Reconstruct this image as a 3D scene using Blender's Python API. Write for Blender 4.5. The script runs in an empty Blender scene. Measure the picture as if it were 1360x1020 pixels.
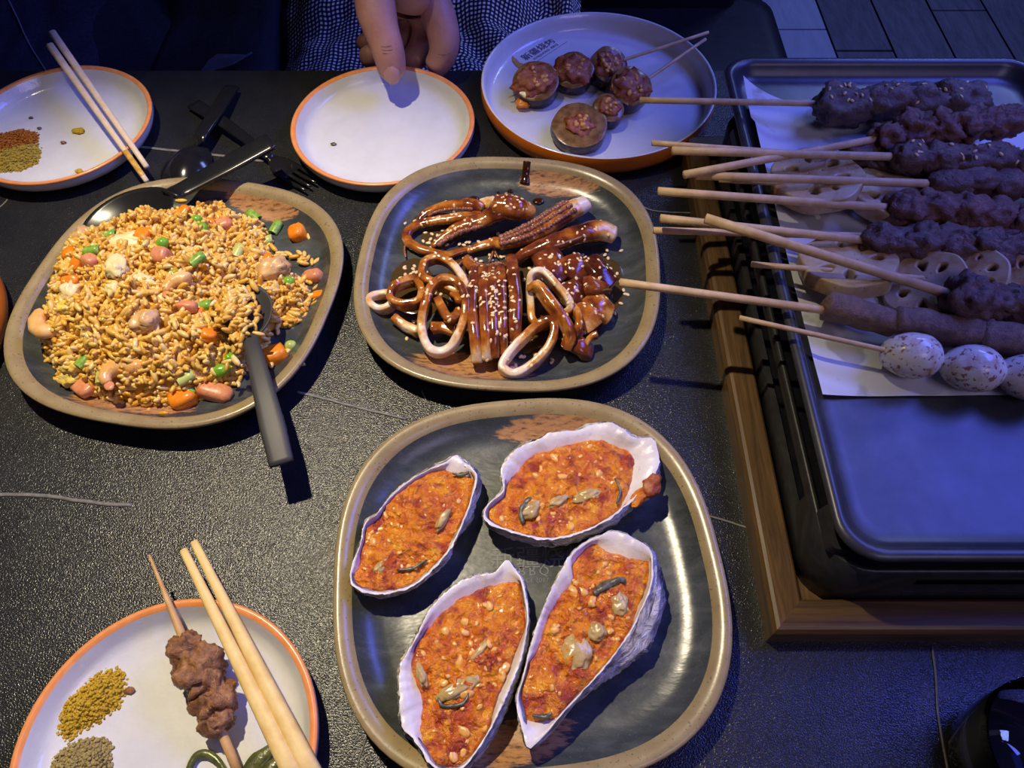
import bpy, bmesh, math, random
from mathutils import Vector, Matrix, noise
from mathutils.bvhtree import BVHTree
random.seed(7)
PI = math.pi
C = bpy.context.scene.collection
SC = bpy.context.scene
DG = bpy.context.evaluated_depsgraph_get

# ---------------------------------------------------------------- camera, light, exposure
FLOOR_Z = -0.75
CAM_H, FPX, PITCH = 0.48, 1021.0, math.radians(57)
cam = bpy.data.cameras.new('camera')
cam.sensor_fit = 'HORIZONTAL'; cam.sensor_width = 36.0
cam.lens = 36.0 * FPX / 1360.0
cam.clip_start = 0.01
camo = bpy.data.objects.new('camera', cam); C.objects.link(camo)
camo.location = (0, 0, CAM_H); camo.rotation_euler = (PI/2 - PITCH, 0, 0)
SC.camera = camo
SC.view_settings.view_transform = 'Standard'; SC.view_settings.look = 'None'
SC.view_settings.gamma = 1.0; SC.view_settings.use_curve_mapping = False
SC.view_settings.exposure = 0.0

world = bpy.data.worlds.new('dim_room'); SC.world = world; world.use_nodes = True
world.node_tree.nodes['Background'].inputs[0].default_value = (0.16, 0.17, 0.36, 1)
world.node_tree.nodes['Background'].inputs[1].default_value = 0.05

def light(name, kind, loc, target, energy, color, **kw):
    l = bpy.data.lights.new(name, kind); l.energy = energy; l.color = color
    for k, v in kw.items(): setattr(l, k, v)
    o = bpy.data.objects.new(name, l); C.objects.link(o); o.location = loc
    o.rotation_euler = (Vector(target) - Vector(loc)).to_track_quat('-Z', 'Y').to_euler()
    return o
light('ceiling_spot', 'SPOT', (-0.36, 0.60, 1.27), (-0.21, 0.27, 0), 84, (1.0, 0.86, 0.60),
      spot_size=math.radians(43), spot_blend=0.8, shadow_soft_size=0.016)
light('blue_led_panel', 'AREA', (1.22, 0.88, 1.36), (0.2, 0.4, 0), 23, (0.11, 0.15, 1.0), shape='RECTANGLE', size=0.85, size_y=0.55)
light('blue_led_strip', 'AREA', (1.08, 0.20, 1.5), (0.25, 0.2, 0), 0.4, (0.03, 0.08, 1.0), shape='RECTANGLE', size=0.6, size_y=0.3)
light('violet_wash', 'AREA', (0.75, -0.55, 1.25), (0.15, 0.4, 0), 4.0, (0.72, 0.60, 1.0), shape='RECTANGLE', size=0.7, size_y=0.5)
light('floor_wash', 'AREA', (1.55, 2.5, 1.7), (1.25, 1.9, FLOOR_Z), 22, (0.26, 0.36, 1.0), shape='RECTANGLE', size=0.7, size_y=0.5)  # unseen area light, added to brighten the floor planks

# ---------------------------------------------------------------- helpers
def ray(u, v):
    x = (u-680)/FPX; y = (510-v)/FPX; t = PI/2 - PITCH
    return Vector((x, y*math.cos(t)+math.sin(t), y*math.sin(t)-math.cos(t)))
def U(u, v, z=0.0):
    """the point of the horizontal plane at height z seen at the photograph's pixel u, v"""
    d = ray(u, v); s = (z-CAM_H)/d.z
    return Vector((0, 0, CAM_H)) + d*s
def Us(pts, z=None):
    return [U(p[0], p[1], p[2] if len(p) > 2 else z) for p in pts]
def mm(px, z=0.0, v=400):
    """size in metres of px pixels on the plane z at image row v"""
    return (U(681, v, z)-U(680, v, z)).length*px

def tag(o, label=None, cat=None, group=None, kind=None):
    if label: o['label'] = label
    if cat: o['category'] = cat
    if group: o['group'] = group
    if kind: o['kind'] = kind
    return o
def rawmesh(name, verts, faces, mats, smooth=True, attrs=None, fmat=None):
    me = bpy.data.meshes.new(name)
    me.from_pydata([tuple(v) for v in verts], [], faces)
    for m in (mats if isinstance(mats, (list, tuple)) else [mats]): me.materials.append(m)
    if smooth: me.polygons.foreach_set('use_smooth', [True]*len(me.polygons))
    if fmat: me.polygons.foreach_set('material_index', fmat)
    for an, vals in (attrs or {}).items():
        a = me.attributes.new(an, 'FLOAT', 'POINT'); a.data.foreach_set('value', vals)
    me.update()
    return me
def thing(name, loc, label, cat, group=None, kind=None):
    o = bpy.data.objects.new(name, None); o.empty_display_size = 0.02
    C.objects.link(o); o.location = loc
    return tag(o, label, cat, group, kind)
def part(parent, name, geo, mat, smooth=True, attrs=None, kind=None, label=None, fmat=None):
    """geo in world coordinates; parent is unrotated"""
    verts, faces = geo
    base = wloc(parent)
    me = rawmesh(name, [Vector(v)-base for v in verts], faces, mat, smooth, attrs, fmat)
    o = bpy.data.objects.new(name, me); C.objects.link(o); o.parent = parent
    if kind: o['kind'] = kind
    if label: o['label'] = label
    return o
def wloc(o):
    l = Vector(o.location)
    while o.parent: o = o.parent; l += Vector(o.location)
    return l
def solo(name, geo, mat, label, cat, group=None, kind=None, smooth=True, attrs=None, fmat=None):
    verts, faces = geo
    verts = [Vector(v) for v in verts]
    n = len(verts)
    b = Vector((sum(v.x for v in verts)/n, sum(v.y for v in verts)/n, min(v.z for v in verts)))
    me = rawmesh(name, [v-b for v in verts], faces, mat, smooth, attrs, fmat)
    o = bpy.data.objects.new(name, me); C.objects.link(o); o.location = b
    return tag(o, label, cat, group, kind)
def join(*geos):
    V, F = [], []
    for v, f in geos:
        n = len(V); V += list(v); F += [tuple(i+n for i in q) for q in f]
    return V, F
def loft(loops, cap0=False, cap1=False, closed=True):
    n = len(loops[0]); V = [p for l in loops for p in l]; F = []
    for i in range(len(loops)-1):
        for j in range(n if closed else n-1):
            k = (j+1) % n
            F.append((i*n+j, i*n+k, (i+1)*n+k, (i+1)*n+j))
    if cap0: F.append(tuple(range(n))[::-1])
    if cap1: F.append(tuple((len(loops)-1)*n+j for j in range(n)))
    return V, F
def lathe(prof, c, n=64, cap1=False):
    loops = []
    for r, z in prof:
        loops.append([Vector((c[0]+r*math.cos(2*PI*j/n), c[1]+r*math.sin(2*PI*j/n), c[2]+z)) for j in range(n)])
    return loft(loops, True, cap1 or prof[-1][0] < .001)
def lathe0(prof, c, n=64):
    V, F = lathe(prof, c, n)
    return V, [f for f in F if len(f) < 5 or prof[-1][0] < .001 and f[0] > n][:]
def box(x0, x1, y0, y1, z0, z1):
    V = [Vector((x, y, z)) for z in (z0, z1) for x, y in ((x0, y0), (x1, y0), (x1, y1), (x0, y1))]
    return V, [(3, 2, 1, 0), (4, 5, 6, 7), (0, 1, 5, 4), (1, 2, 6, 5), (2, 3, 7, 6), (3, 0, 4, 7)]
def catmull(pts, n, closed=False):
    pts = [Vector(p) for p in pts]; m = len(pts); out = []
    segs = m if closed else m-1
    for i in range(segs):
        if closed: a, b, c, d = pts[i-1], pts[i], pts[(i+1) % m], pts[(i+2) % m]
        else: a, b, c, d = pts[max(i-1, 0)], pts[i], pts[i+1], pts[min(i+2, m-1)]
        for k in range(n):
            t = k/n
            out.append(0.5*((2*b)+(c-a)*t+(2*a-5*b+4*c-d)*t*t+(3*b-a-3*c+d)*t**3))
    if not closed: out.append(pts[-1])
    return out
def lerp_list(vals, t):
    if not isinstance(vals, (list, tuple)): return vals
    x = t*(len(vals)-1); i = min(int(x), len(vals)-2)
    return vals[i]+(vals[i+1]-vals[i])*(x-i)
def sweep(path, w, h, n=10, closed=False, up=(0, 0, 1), power=2.0, rough=0.0, seed=0, rscale=60):
    """superellipse section (half sizes w, h) swept along a path; w lies sideways, h along up"""
    up = Vector(up); m = len(path); loops = []
    for i, p in enumerate(path):
        if closed: t = path[(i+1) % m]-path[i-1]
        else: t = path[min(i+1, m-1)]-path[max(i-1, 0)]
        t = t.normalized() if t.length > 1e-9 else Vector((1, 0, 0))
        s = t.cross(up); s = s.normalized() if s.length > 1e-6 else Vector((1, 0, 0))
        q = s.cross(t).normalized()
        tt = i/(m-1 if not closed else m)
        ww, hh = lerp_list(w, tt), lerp_list(h, tt)
        L = []
        for j in range(n):
            a = 2*PI*j/n+PI/n
            ca, sa = math.cos(a), math.sin(a)
            x = math.copysign(abs(ca)**(2/power), ca)*ww; y = math.copysign(abs(sa)**(2/power), sa)*hh
            v = p+s*x+q*y
            if rough:
                k = 1+rough*noise.noise(v*rscale+Vector((seed*7.1, seed*3.3, 0)))
                v = p+(v-p)*k
            L.append(v)
        loops.append(L)
    if closed:
        V, F = loft(loops+[loops[0]]); nn = n*m
        V = V[:nn]; F = [tuple(i % nn for i in f) for f in F]
        return V, F
    V, F = loft(loops)
    # rounded ends
    for e, idx in ((0, 0), (1, m-1)):
        t = (path[0]-path[1]) if e == 0 else (path[-1]-path[-2])
        cpt = path[idx]+t.normalized()*min(lerp_list(w, e), lerp_list(h, e))*0.45
        k = len(V); V.append(cpt)
        for j in range(n):
            a, b = idx*n+j, idx*n+(j+1) % n
            F.append((b, a, k) if e == 0 else (a, b, k))
    return V, F
def stick(p0, p1, r, n=8, taper0=1.0, taper1=1.0, steps=6, bend=0.0):
    path = [p0.lerp(p1, i/steps)+Vector((0, 0, bend*math.sin(PI*i/steps))) for i in range(steps+1)]
    rr = [r*(taper0+(1-taper0)*min(1, i/(steps*0.4)))*(taper1+(1-taper1)*min(1, (steps-i)/(steps*0.4))) for i in range(steps+1)]
    loops = []
    t = (p1-p0).normalized(); s = t.cross(Vector((0, 0, 1))).normalized(); q = s.cross(t)
    for p, r_ in zip(path, rr):
        loops.append([p+(s*math.cos(2*PI*j/n)+q*math.sin(2*PI*j/n))*r_ for j in range(n)])
    return loft(loops, True, True)
def blob(c, rx, ry, rz, seed=0, amp=0.25, nu=22, nv=14, freq=1.6, rot=0.0, tilt=0.0, box_=2.0, fine=1.0):
    """a lumpy body: a noisy superellipsoid"""
    V, F = [], []
    R = Matrix.Rotation(rot, 3, 'Z') @ Matrix.Rotation(tilt, 3, 'Y'); off = Vector((seed*3.17+.3, seed*1.37, seed*2.71))
    def pt(th, ph):
        d = Vector((math.sin(th)*math.cos(ph), math.sin(th)*math.sin(ph), math.cos(th)))
        e = d
        if box_ != 2.0:
            k = (abs(d.x)**box_+abs(d.y)**box_+abs(d.z)**box_)**(1/box_); e = d/k
        n_ = amp*(noise.noise(d*freq+off)+0.5*noise.noise(d*freq*2.3+off)+0.28*fine*noise.noise(d*freq*5.5+off)+0.14*fine*noise.noise(d*freq*11+off))
        return Vector(c)+R @ Vector((e.x*rx, e.y*ry, e.z*rz))*(1+n_)
    V.append(pt(0, 0))
    for i in range(1, nv):
        for j in range(nu): V.append(pt(PI*i/nv, 2*PI*j/nu))
    V.append(pt(PI, 0)); last = len(V)-1
    for j in range(nu): F.append((0, 1+j, 1+(j+1) % nu))
    for i in range(nv-2):
        for j in range(nu):
            a = 1+i*nu+j; b = 1+i*nu+(j+1) % nu
            F.append((a, a+nu, b+nu, b))
    a = 1+(nv-2)*nu
    for j in range(nu): F.append((a+j, last, a+(j+1) % nu))
    return V, F
def pip(x, y, poly):
    ins = False; j = len(poly)-1
    for i in range(len(poly)):
        a, b = poly[i], poly[j]
        if (a[1] > y) != (b[1] > y) and x < (b[0]-a[0])*(y-a[1])/(b[1]-a[1])+a[0]: ins = not ins
        j = i
    return ins
def pdist(x, y, poly):
    best = 9; j = len(poly)-1
    for i in range(len(poly)):
        ax, ay = poly[j][0], poly[j][1]; dx, dy = poly[i][0]-ax, poly[i][1]-ay
        t = max(0, min(1, ((x-ax)*dx+(y-ay)*dy)/(dx*dx+dy*dy+1e-12)))
        best = min(best, math.hypot(x-ax-t*dx, y-ay-t*dy)); j = i
    return best
def flat_shape(outer, holes, depth, bevel=0.0, res=2):
    """filled outline with holes, extruded: a curve turned into mesh data (verts, faces) around z = 0"""
    cu = bpy.data.curves.new('outline', 'CURVE'); cu.dimensions = '2D'; cu.fill_mode = 'BOTH'
    cu.extrude = depth/2; cu.bevel_depth = bevel; cu.bevel_resolution = res
    for loop in [outer]+list(holes):
        s = cu.splines.new('POLY'); s.points.add(len(loop)-1); s.use_cyclic_u = True
        for k, p in enumerate(loop): s.points[k].co = (p[0], p[1], 0, 1)
    o = bpy.data.objects.new('outline', cu); C.objects.link(o)
    me = bpy.data.meshes.new_from_object(o.evaluated_get(DG()))
    V = [v.co.copy() for v in me.vertices]; F = [tuple(p.vertices) for p in me.polygons]
    bpy.data.objects.remove(o); bpy.data.curves.remove(cu); bpy.data.meshes.remove(me)
    return V, F
def xf(geo, M):
    return [M @ Vector(v) for v in geo[0]], geo[1]
def scatter(templ, mats, seedvals=None):
    tv, tf = templ; V, F, A = [], [], []
    for k, m in enumerate(mats):
        n = len(V); V += [m @ v for v in tv]; F += [tuple(i+n for i in q) for q in tf]
        A += [(seedvals[k] if seedvals else random.random())]*len(tv)
    return V, F, A
def grain_mesh(l, r, nu=6, bend=0.0):
    prof = [(-1, 0), (-.8, .62), (-.3, 1), (.3, .98), (.8, .6), (1, 0)]
    V = [Vector((-l, 0, 0))]; F = []
    for x, rr in prof[1:-1]:
        for j in range(nu):
            a = 2*PI*j/nu
            V.append(Vector((x*l, math.cos(a)*rr*r+bend*x*x, math.sin(a)*rr*r)))
    V.append(Vector((l, 0, 0))); last = len(V)-1
    for j in range(nu): F.append((0, 1+(j+1) % nu, 1+j))
    for i in range(3):
        for j in range(nu):
            a = 1+i*nu+j; b = 1+i*nu+(j+1) % nu; F.append((a, b, b+nu, a+nu))
    for j in range(nu): F.append((1+3*nu+j, 1+3*nu+(j+1) % nu, last))
    return V, F

# ---------------------------------------------------------------- materials
class NT:
    def __init__(s, name):
        s.m = bpy.data.materials.new(name); s.m.use_nodes = True
        s.t = s.m.node_tree; s.b = s.t.nodes['Principled BSDF']
        s.tc = s.t.nodes.new('ShaderNodeTexCoord')
    def n(s, kind, **inp):
        nd = s.t.nodes.new(kind)
        for k, v in inp.items():
            k = k.replace('_', ' ')
            if k in nd.inputs: s.set(nd.inputs[k], v)
            else: setattr(nd, k.replace(' ', '_'), v)
        return nd
    def set(s, sock, v):
        if hasattr(v, 'is_output') or isinstance(v, bpy.types.NodeSocket): s.t.links.new(v, sock)
        elif isinstance(v, (tuple, list)) and len(v) == 3 and sock.type == 'RGBA': sock.default_value = (*v, 1)
        else: sock.default_value = v
    def noise(s, scale, detail=3, rough=.55, dist=0.0, vec=None):
        nd = s.n('ShaderNodeTexNoise', Scale=scale, Detail=detail, Roughness=rough, Distortion=dist)
        s.set(nd.inputs['Vector'], vec or s.tc.outputs['Object']); return nd.outputs['Fac']
    def voro(s, scale, feature='F1', vec=None, out='Distance'):
        nd = s.n('ShaderNodeTexVoronoi', Scale=scale); nd.feature = feature
        s.set(nd.inputs['Vector'], vec or s.tc.outputs['Object']); return nd.outputs[out]
    def ramp(s, fac, stops, interp='LINEAR'):
        nd = s.n('ShaderNodeValToRGB'); s.set(nd.inputs['Fac'], fac); e = nd.color_ramp; e.interpolation = interp
        while len(e.elements) < len(stops): e.elements.new(0.5)
        for k, (p, c) in enumerate(stops):
            e.elements[k].position = p; e.elements[k].color = (*c, 1) if len(c) == 3 else c
        return nd.outputs['Color']
    def attr(s, name):
        nd = s.n('ShaderNodeAttribute'); nd.attribute_name = name; return nd.outputs['Fac']
    def math(s, op, a, b=None, clamp=False):
        nd = s.n('ShaderNodeMath'); nd.operation = op; nd.use_clamp = clamp
        s.set(nd.inputs[0], a)
        if b is not None: s.set(nd.inputs[1], b)
        return nd.outputs[0]
    def mix(s, fac, a, b):
        nd = s.n('ShaderNodeMix'); nd.data_type = 'RGBA'
        s.set(nd.inputs[0], fac); s.set(nd.inputs[6], a); s.set(nd.inputs[7], b); return nd.outputs[2]
    def mapping(s, scale=(1, 1, 1), rot=(0, 0, 0), loc=(0, 0, 0)):
        nd = s.n('ShaderNodeMapping'); nd.inputs['Scale'].default_value = scale; nd.inputs['Rotation'].default_value = rot; nd.inputs['Location'].default_value = loc
        s.set(nd.inputs['Vector'], s.tc.outputs['Object']); return nd.outputs['Vector']
    def bump(s, h, strength=.3, dist=.001):
        nd = s.n('ShaderNodeBump', Strength=strength, Distance=dist); s.set(nd.inputs['Height'], h)
        s.set(s.b.inputs['Normal'], nd.outputs['Normal'])
    def fin(s, color=None, rough=None, spec=None, coat=None, sss=None, sssr=(1, .5, .3), metal=None, trans=None, ior=None, sssc=.003):
        b = s.b.inputs
        if color is not None: s.set(b['Base Color'], color)
        if rough is not None: s.set(b['Roughness'], rough)
        if spec is not None: s.set(b['Specular IOR Level'], spec)
        if coat is not None: b['Coat Weight'].default_value = coat; b['Coat Roughness'].default_value = .08
        if sss: b['Subsurface Weight'].default_value = sss; b['Subsurface Radius'].default_value = sssr; b['Subsurface Scale'].default_value = sssc
        if metal is not None: b['Metallic'].default_value = metal
        if trans is not None: b['Transmission Weight'].default_value = trans
        if ior is not None: b['IOR'].default_value = ior
        return s.m
def simple(name, color, rough=.5, spec=.5, **k):
    return NT(name).fin(color, rough, spec, **k)
def noisy(name, c0, c1, scale, rough=.5, bump=.2, bscale=None, lo=.35, hi=.65, bdist=.001, **k):
    s = NT(name); f = s.noise(scale, 4)
    s.bump(s.noise(bscale or scale*2, 4), bump, bdist)
    return s.fin(s.ramp(f, [(lo, c0), (hi, c1)]), rough, **k)

def m_table():
    s = NT('black_stone_top')
    g = s.noise(1000, 1, .5); b = s.noise(40, 3)
    s.bump(g, .45, .0009)
    col = s.ramp(b, [(.3, (.011, .012, .014)), (.7, (.017, .018, .020))])
    return s.fin(col, s.math('ADD', s.math('MULTIPLY', g, .14), .20), .48)
M_TABLE = m_table()
M_VEIN = noisy('pale_vein', (.12, .115, .10), (.21, .20, .17), 200, .5, .2)
M_WHITE = noisy('white_glaze', (.63, .63, .615), (.67, .67, .655), 60, .17, .35, 75, bdist=.0014, spec=.55)
M_ORIM = noisy('pale_orange_rim', (.72, .25, .07), (.80, .31, .10), 150, .28, .05)
M_ORANGE = noisy('orange_glaze', (.86, .20, .012), (.92, .24, .018), 90, .25, .04)
M_TAN = None
def m_tan():
    s = NT('tan_stoneware_rim')
    spk = s.ramp(s.noise(520, 2, .5), [(.30, (0, 0, 0)), (.36, (1, 1, 1))])
    base = s.ramp(s.noise(70, 4), [(.3, (.27, .195, .092)), (.7, (.34, .26, .125))])
    col = s.mix(spk, (.17, .11, .06), base)
    s.bump(s.noise(240, 3), .06, .001)
    return s.fin(col, .27, .5)
M_TAN = m_tan()
def m_stone(name, strokes):
    """dark blue-grey glaze with rusty brush strokes (x, y, rx, ry, angle in the plate's own frame)"""
    s = NT(name)
    base = s.ramp(s.noise(22, 6, .62, .6, vec=s.mapping((1, 2.6, 1))), [(.28, (.022, .026, .028)), (.5, (.042, .049, .050)), (.72, (.090, .098, .092))])
    flecks = s.ramp(s.noise(700, 2), [(.6, (0, 0, 0)), (.72, (1, 1, 1))])
    base = s.mix(s.math('MULTIPLY', flecks, .25), base, (.16, .17, .16))
    for k, (x, y, rx, ry, a) in enumerate(strokes):
        mp = s.n('ShaderNodeMapping'); mp.vector_type = 'TEXTURE'
        mp.inputs['Location'].default_value = (x, y, 0); mp.inputs['Rotation'].default_value = (0, 0, a); mp.inputs['Scale'].default_value = (rx, ry, 1000)
        s.set(mp.inputs['Vector'], s.tc.outputs['Object'])
        ln = s.n('ShaderNodeVectorMath'); ln.operation = 'LENGTH'; s.set(ln.inputs[0], mp.outputs[0])
        gr = s.noise(60, 5, .7, vec=s.mapping((1, 6, 1), (0, 0, -a)))
        d = s.math('ADD', ln.outputs['Value'], s.math('MULTIPLY', s.math('SUBTRACT', gr, .5), 1.1))
        mask = s.ramp(d, [(.80, (1, 1, 1)), (.93, (0, 0, 0))])
        speck = s.ramp(s.noise(1, 4, .7, vec=s.mapping((140, 520, 140), (0, 0, -a))), [(.34, (.12, .055, .025)), (.48, (.40, .20, .085)), (.75, (.54, .28, .10))])
        base = s.mix(mask, base, speck)
    s.bump(s.noise(70, 3, .5, vec=s.mapping((1, 2.2, 1))), .13, .002)
    return s.fin(base, s.math('ADD', s.math('MULTIPLY', s.noise(40, 4), .25), .16), .55)
M_UNDER = noisy('dark_plate_underside', (.02, .02, .024), (.03, .03, .034), 60, .4, .05)
def m_wood(name, c0, c1, along='Y', rough=.5, ring=90):
    s = NT(name)
    sc = {'Y': (ring, 6, ring), 'X': (6, ring, ring), 'Z': (ring, ring, 6)}[along]
    g = s.noise(1, 6, .65, 1.2, vec=s.mapping(sc))
    f = s.noise(1, 3, .6, vec=s.mapping(tuple(q*7 for q in sc)))
    col = s.ramp(s.math('ADD', s.math('MULTIPLY', g, .75), s.math('MULTIPLY', f, .25)), [(.36, c0), (.62, c1)])
    s.bump(g, .15, .0006)
    return s.fin(col, rough, .4)
M_FRAME_Y = m_wood('stained_wood_lengthwise', (.050, .025, .010), (.155, .085, .031), 'Y', .42, 120)
M_FRAME_X = m_wood('stained_wood_crosswise', (.050, .025, .010), (.155, .085, .031), 'X', .42, 120)
def m_stick(name='pale_bamboo', c0=(.50, .32, .16), c1=(.72, .52, .30)):
    s = NT(name)
    col = s.ramp(s.noise(90, 4, .6, vec=s.mapping((1, 1, 1))), [(.3, c0), (.7, c1)])
    burn = s.ramp(s.noise(160, 3), [(.70, (0, 0, 0)), (.80, (1, 1, 1))])
    col = s.mix(s.math('MULTIPLY', burn, .5), col, (.20, .09, .03))
    s.bump(s.noise(400, 2), .1, .0005)
    return s.fin(col, .5, .35)
M_STICK = m_stick()
M_STICKY = m_stick('greasy_tan_skewer_wood', (.46, .25, .08), (.68, .42, .17))
M_CHOP = m_stick('yellow_bamboo_chopstick', (.70, .47, .15), (.86, .64, .27))
M_CHOPW = m_stick('pale_wood_chopstick', (.62, .47, .30), (.78, .63, .44))
M_BLACKMETAL = noisy('black_cast_metal', (.016, .016, .018), (.028, .028, .03), 120, .42, .12, 500)
def m_tray():
    s = NT('scuffed_dark_tray_metal')
    sc = s.ramp(s.noise(55, 5, .7), [(.45, (.038, .041, .050)), (.75, (.062, .066, .078))])
    s.bump(s.noise(180, 3), .05, .0008)
    return s.fin(sc, s.math('ADD', s.math('MULTIPLY', s.noise(25, 4), .16), .26), .42)
M_TRAY = m_tray()
def m_paper():
    s = NT('greaseproof_paper')
    gre = s.ramp(s.noise(28, 3, .5), [(.56, (0, 0, 0)), (.61, (1, 1, 1))])
    col = s.mix(s.math('MULTIPLY', gre, .65), (.66, .67, .70), (.30, .29, .22))
    s.bump(s.noise(26, 3), .35, .004)
    return s.fin(col, .5, .3)
M_PAPER = m_paper()
def m_meat(name, dark, mid, fat, rough=.42):
    s = NT(name)
    v = s.noise(150, 6, .68, .5)
    col = s.ramp(v, [(.30, dark), (.52, mid), (.74, fat)])
    s.bump(s.noise(330, 5, .7), .75, .0022)
    return s.fin(col, s.math('ADD', s.math('MULTIPLY', s.noise(260, 3), .35), rough-.18), .6, sss=.05)
M_MEAT = m_meat('dark_grilled_meat', (.05, .024, .018), (.14, .068, .05), (.26, .145, .105))
M_MEATRED = m_meat('reddish_grilled_meat', (.06, .022, .016), (.18, .07, .045), (.32, .16, .105))
M_MEATGREY = m_meat('grey_brown_grilled_meat', (.055, .038, .032), (.15, .10, .08), (.25, .18, .14), .5)
M_MEATTAN = m_meat('brown_grilled_meat', (.07, .024, .007), (.30, .125, .04), (.54, .29, .13), .28)
M_TONGUE = m_meat('sliced_brown_meat', (.09, .05, .036), (.20, .115, .08), (.32, .20, .15), .4)
def m_rice():
    s = NT('fried_rice_grain')
    col = s.ramp(s.attr('var'), [(0, (.62, .30, .025)), (.3, (.78, .44, .055)), (.65, (.85, .55, .11)), (.92, (.88, .65, .21)), (1, (.90, .72, .34))])
    col = s.mix(s.math('MULTIPLY', s.noise(120, 2), .35), col, (.60, .27, .05))
    return s.fin(col, .3, .5, sss=.12, sssr=(1, .6, .25), sssc=.002)
M_RICE = m_rice()
M_PEA = noisy('green_pea', (.13, .36, .02), (.24, .50, .03), 150, .25, .1)
M_PALEPEA = noisy('pale_green_pea', (.36, .46, .08), (.48, .56, .14), 150, .3, .1)
M_SCAL = noisy('green_scallion', (.10, .30, .02), (.36, .50, .08), 260, .3, .1)
M_SCALP = noisy('pale_scallion', (.45, .52, .10), (.62, .62, .22), 260, .3, .1)
M_CARROT = noisy('carrot', (.80, .20, .008), (.90, .29, .015), 200, .3, .12)
M_HAM = noisy('pink_ham', (.62, .21, .09), (.72, .30, .14), 300, .35, .1)
M_EGG = noisy('scrambled_egg', (.84, .56, .07), (.90, .72, .24), 160, .35, .3, 300)
M_EGGP = noisy('pale_scrambled_egg', (.84, .66, .26), (.90, .76, .42), 160, .35, .3, 300)
M_SHRIMP = noisy('cooked_shrimp', (.78, .38, .09), (.86, .56, .24), 110, .25, .15, sss=.15)
M_CHICK = noisy('pale_chicken', (.60, .34, .12), (.72, .46, .20), 140, .35, .3, 260)
M_PLASTIC = noisy('black_plastic', (.009, .009, .010), (.012, .012, .014), 50, .14, .015, spec=.5)
M_PLASTIC3 = noisy('satin_black_plastic', (.010, .010, .011), (.014, .014, .015), 50, .24, .02, spec=.5)
M_PLASTIC2 = noisy('matte_black_plastic', (.035, .034, .033), (.042, .041, .04), 50, .48, .03, spec=.4)
def m_squid():
    s = NT('sauced_squid')
    a = s.attr('sauce')
    f = s.math('ADD', a, s.math('MULTIPLY', s.math('SUBTRACT', s.noise(110, 4, .6), .44), .75), True)
    col = s.ramp(f, [(.06, (.78, .62, .46)), (.2, (.66, .34, .10)), (.36, (.42, .13, .016)), (.56, (.17, .036, .012)), (.8, (.055, .012, .007))])
    s.bump(s.noise(260, 4), .18, .0012)
    return s.fin(col, s.ramp(f, [(.1, (.34,)*3), (.4, (.13,)*3)]), .55, sss=.08, coat=.3)
M_SQUID = m_squid()
M_SUCK = noisy('tentacle_suckers', (.14, .045, .03), (.40, .17, .09), 500, .2, .2)
M_SESAME = noisy('toasted_sesame', (.70, .48, .20), (.86, .70, .42), 900, .4, .05)
M_SAUCE = simple('dark_brown_sauce', (.035, .010, .004), .08, .6)
M_THIN = simple('thin_brown_sauce_film', (.07, .042, .014), .12, .5)
def m_shell():
    s = NT('oyster_shell_inner')
    col = s.ramp(s.noise(38, 4, .6), [(.3, (.58, .51, .53)), (.6, (.76, .71, .70))])
    d = s.ramp(s.noise(85, 5, .7), [(.60, (0, 0, 0)), (.72, (1, 1, 1))])
    col = s.mix(s.math('MULTIPLY', d, .6), col, (.36, .28, .20))
    s.bump(s.noise(120, 4), .3, .002)
    return s.fin(col, .34, .45)
M_SHELL = m_shell()
def m_shellout():
    s = NT('oyster_shell_outer')
    z = s.noise(1, 5, .65, .8, vec=s.mapping((45, 45, 300)))
    col = s.ramp(z, [(.34, (.10, .085, .075)), (.46, (.46, .41, .36)), (.62, (.78, .74, .68))])
    s.bump(z, 1.0, .004)
    return s.fin(col, .6, .3)
M_SHELLO = m_shellout()
def m_chili():
    s = NT('garlic_chili_sauce')
    a = s.noise(95, 5, .62, .5); r = s.noise(70, 3, .55, .3, vec=s.mapping(loc=(3, 1, 0)))
    col = s.ramp(a, [(.28, (.40, .04, .002)), (.42, (.60, .12, .002)), (.57, (.78, .26, .004)), (.72, (.85, .43, .015))])
    red = s.ramp(r, [(.52, (0, 0, 0)), (.62, (1, 1, 1))])
    col = s.mix(s.math('MULTIPLY', red, .85), col, (.27, .012, .006))
    s.bump(s.noise(420, 3, .6), 1.0, .0030)
    return s.fin(col, .20, .55, coat=.15)
M_CHILI = m_chili()
M_GARLIC = noisy('garlic_bits', (.74, .33, .06), (.80, .45, .14), 300, .2, .2)
M_OYSTER = noisy('oyster_flesh', (.40, .25, .07), (.58, .43, .20), 160, .18, .3)
M_FRILL = noisy('oyster_frill', (.05, .05, .035), (.16, .15, .10), 300, .3, .3)
def m_lotus():
    s = NT('grilled_lotus_root')
    col = s.ramp(s.noise(60, 5, .6), [(.32, (.34, .17, .06)), (.48, (.50, .36, .20)), (.75, (.60, .50, .36))])
    dots = s.ramp(s.voro(170), [(.06, (1, 1, 1)), (.14, (0, 0, 0))])
    col = s.mix(s.math('MULTIPLY', dots, .7), col, (.16, .06, .02))
    s.bump(s.noise(260, 3), .15, .001)
    return s.fin(col, .4, .45, sss=.1)
M_LOTUS = m_lotus()
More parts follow.
